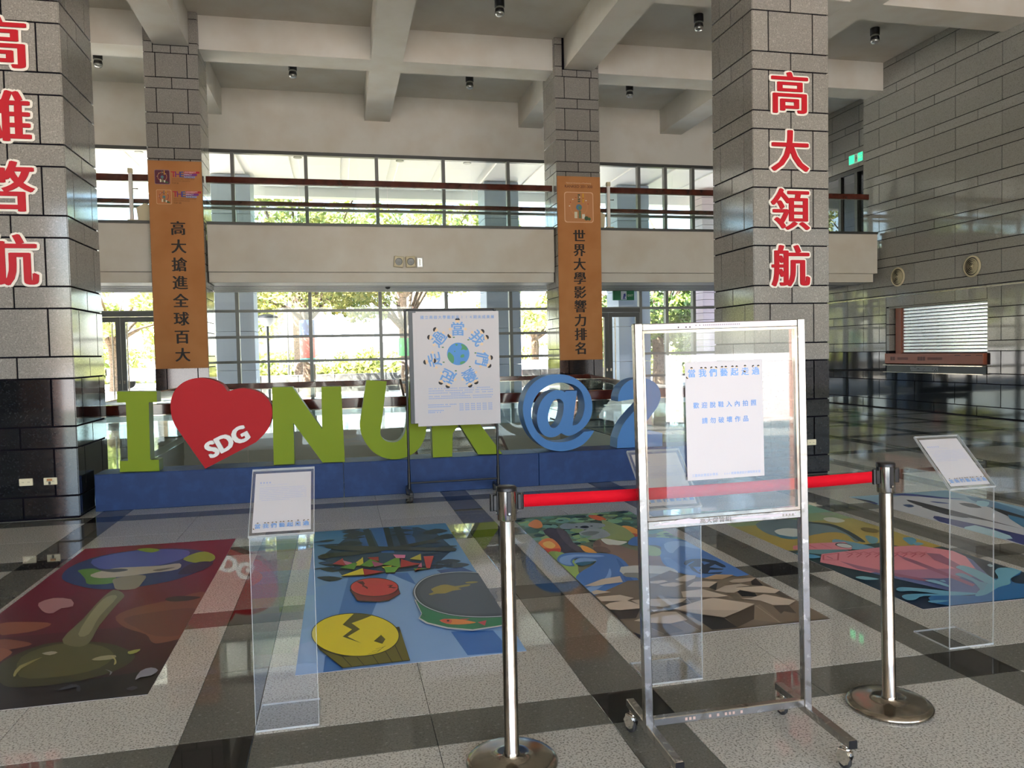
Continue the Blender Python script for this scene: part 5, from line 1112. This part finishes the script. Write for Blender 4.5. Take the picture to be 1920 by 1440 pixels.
tree(PX(578, 32), 32, 8.5, .27, 'broad tree with blue and red wrapped trunk outside', 3, 'leaf', 9500, 4.8, ((2.45, 3.05, 'wrapblue'), (1.55, 2.44, 'wrapred'), (1.42, 1.54, 'wrapteal')), 3.0, .12, 2.9)
tree(PX(760, 33), 33, 8.3, .22, 'tree with green wrapped trunk left of the white poster', 5, 'leaf', 9500, 4.4, ((1.55, 2.3, 'wrapgreen'),), 2.7, .12, 2.5)
#tree(PX(655, 41), 41, 7.8, .24, 'farther tree between the two wrapped trunks', 8, 'leaf', 5000, 4.0, (), 3.4, .18)
tree(PX(215, 44), 44, 7.0, .3, 'sunlit tree seen through the left glass door', 9, 'hedge', 6000, 4.6, (), 2.4, .2, 1.6)
tree(PX(455, 46), 46, 5.5, .25, 'low tree right of the left canopy column outside', 10, 'hedge', 2500, 2.8, (), 2.2, .2)
tree(PX(1005, 46), 46, 6.8, .3, 'sunlit tree above the parked truck', 12, 'hedge', 4800, 3.6, (), 2.4, .2, 1.8)
tree(PX(1235, 32), 32, 8.0, .3, 'dark leafy tree right of the right glass door', 13, 'leaf2', 9000, 3.0, (), 2.2, .15, .6)
tree(PX(1310, 34), 34, 8.6, .3, 'dark leafy tree beside the pink ribbed column', 14, 'leaf2', 9500, 3.2, (), 2.2, .15, .4)
tree(PX(560, 48), 48, 10.5, .3, 'tall tree showing above the gallery railing at the left', 15, 'leaf', 5000, 4.0, (), 5, .18)
tree(PX(760, 47), 47, 10.5, .3, 'tall tree showing above the gallery railing in the middle', 16, 'leaf', 5000, 4.2, (), 5, .18)
HL = ['hedge right of the left canopy column', 'hedge behind the street lamp', 'hedge behind the thin grey pole', 'low hedge in front of the far apartment blocks', 'rounded green hedge right of the apartment blocks', 'hedge behind the green wrapped trunk', 'hedge seen through the left glass door beside the banner',
      'hedge seen through the left glass door beside the pillar', 'hedge behind the parked truck at the middle', 'hedge behind the right banner pillar', 'hedge right of the right glass door', 'hedge left of the pink ribbed column', 'hedge hidden behind the left half of the white poster', 'hedge behind the right half of the white poster']
HL = ['bright yellow green ' + t for t in HL]
for k, (px, Y, w_, h_) in enumerate(((480, 58, 7, 3.6), (530, 60, 7, 3.6), (575, 62, 6, 1.5), (625, 62, 8, 1.1), (695, 60, 6, 3.8), (740, 60, 8, 4.2), (265, 58, 9, 4.2), (190, 60, 8, 4.0), (1010, 60, 8, 4.0), (1080, 60, 8, 3.6), (1235, 45, 8, 3.4), (1300, 46, 8, 3.8), (850, 62, 8, 3.0), (920, 62, 8, 3.0))):
    h_ *= .5 if 560 < px < 760 else .64; hb = thing('hedge', HL[k], 'hedge', (PX(px, Y), Y, 0), group='hedges beyond the plaza'); R_ = random.Random(k)
    foliage('foliage', hb, 2200, [(R_.uniform(-w_/2, w_/2)*.8, R_.uniform(-1, 1), R_.uniform(.4, .85)*h_, R_.uniform(.5, 1)*h_*.33) for _ in range(14)] + [(w_*(q/8-.5), 0, .6, .9) for q in range(9)], .22, 'hedge', 40+k)
for px, Y, w_, h_, fl_n, lab in ((635, 150, 24, 17, 5, 'pale apartment block far beyond the plaza, left part'), (668, 172, 14, 22, 6, 'pale apartment block far beyond the plaza, taller part')):
    bd = thing('apartment_building', lab, 'building', (PX(px, Y), Y, 0), group='far buildings'); MB().box((-w_/2, 0, 0), (w_/2, 12, h_), 'building').build('wall', bd)
    for r_ in range(fl_n):
        for c_ in range(int(w_/3)):
            MB().box((-w_/2+.8+3*c_, -.1, 1.4+3.1*r_), (-w_/2+2.2+3*c_, .02, 2.9+3.1*r_), 'bglass').build('window_pane', bd)
        MB().box((-w_/2, -.8, .9+3.1*r_), (w_/2, 0, 1.05+3.1*r_), 'building').build('balcony_slab', bd)
lw = thing('planter_wall', 'low dark concrete planter wall behind the trees', 'wall', (0, 30, 0))
for k in range(12):
    MB().box((-5+1.6*k, 6.0, -.05), (-5+1.6*k+1.58, 6.7, .78), 'concrete', bev=.02).build('block', lw)
for k in range(5): MB().box((-2.4+2.6*k, 4.9, .34), (-.4+2.6*k, 5.4, .42), 'white', bev=.01).box((-2.3+2.6*k, 4.95, -.03), (-2.1+2.6*k, 5.35, .34), 'concrete').box((-.7+2.6*k, 4.95, -.03), (-.5+2.6*k, 5.35, .34), 'concrete').build('bench', lw)
for px, mt in ((860-315, 'magenta'), (820-300, 'magenta')): pass
lp = atY(504, 690, 30); sp_ = thing('street_lamp', 'street lamp with round bowl head beside the wrapped tree', 'lamp', (lp.x, 30, 0))
MB().tube([(0, 0, -.03), (0, 0, 2.75)], .05, 'alu_d').build('pole', sp_); MB().lathe([(.09, 2.75), (.14, 2.78), (.3, 3.0), (.31, 3.05)], 'white', 20).build('bowl', sp_); MB().lathe([(.40, 3.05), (.36, 3.12), (.14, 3.2), (0, 3.22)], 'alu_d', 20, caps=False).build('hat', sp_)
p2 = atY(541, 680, 42); sp_ = thing('metal_pole', 'thin grey pole farther right of the street lamp', 'pole', (p2.x, 42, 0)); MB().tube([(0, 0, -.03), (0, 0, 6)], .06, 'alu_d').build('shaft', sp_)
def truck(px, Y, label):
    t = thing('pickup_truck', label, 'truck', (PX(px, Y), Y, 0), group='parked vehicles')
    MB().box((-2.3, 0, .45), (2.3, 1.7, .78), 'truck', bev=.05).build('chassis', t); MB().box((-2.3, .02, .78), (.4, .08, 1.15), 'truck').box((-2.3, 1.6, .78), (.4, 1.68, 1.15), 'truck').box((-2.3, .02, .78), (-2.24, 1.68, 1.15), 'truck').build('cargo_bed', t)
    MB().prism([[(.5, .78), (2.25, .78), (2.2, 1.15), (1.75, 1.85), (.55, 1.9)]], 1.6, 'truck', Matrix.Translation((0, .05, 0))).build('cab', t); MB().prism([[(.75, 1.2), (1.95, 1.2), (1.65, 1.75), (.75, 1.78)]], .02, 'bglass', Matrix.Translation((0, .02, 0))).build('side_window', t)
    for x in (-1.5, 1.5):
        for y in (.05, 1.5): MB().lathe([(.34, -.1), (.34, .1)], 'tyre', 18, Matrix.Translation((x, y, .34)) @ Matrix.Rotation(PI/2, 4, 'X')).build('wheel', t)
truck(1008, 42, 'white pickup truck parked outside right of the white poster'); truck(283, 46, 'white pickup truck parked outside behind the left glass door')
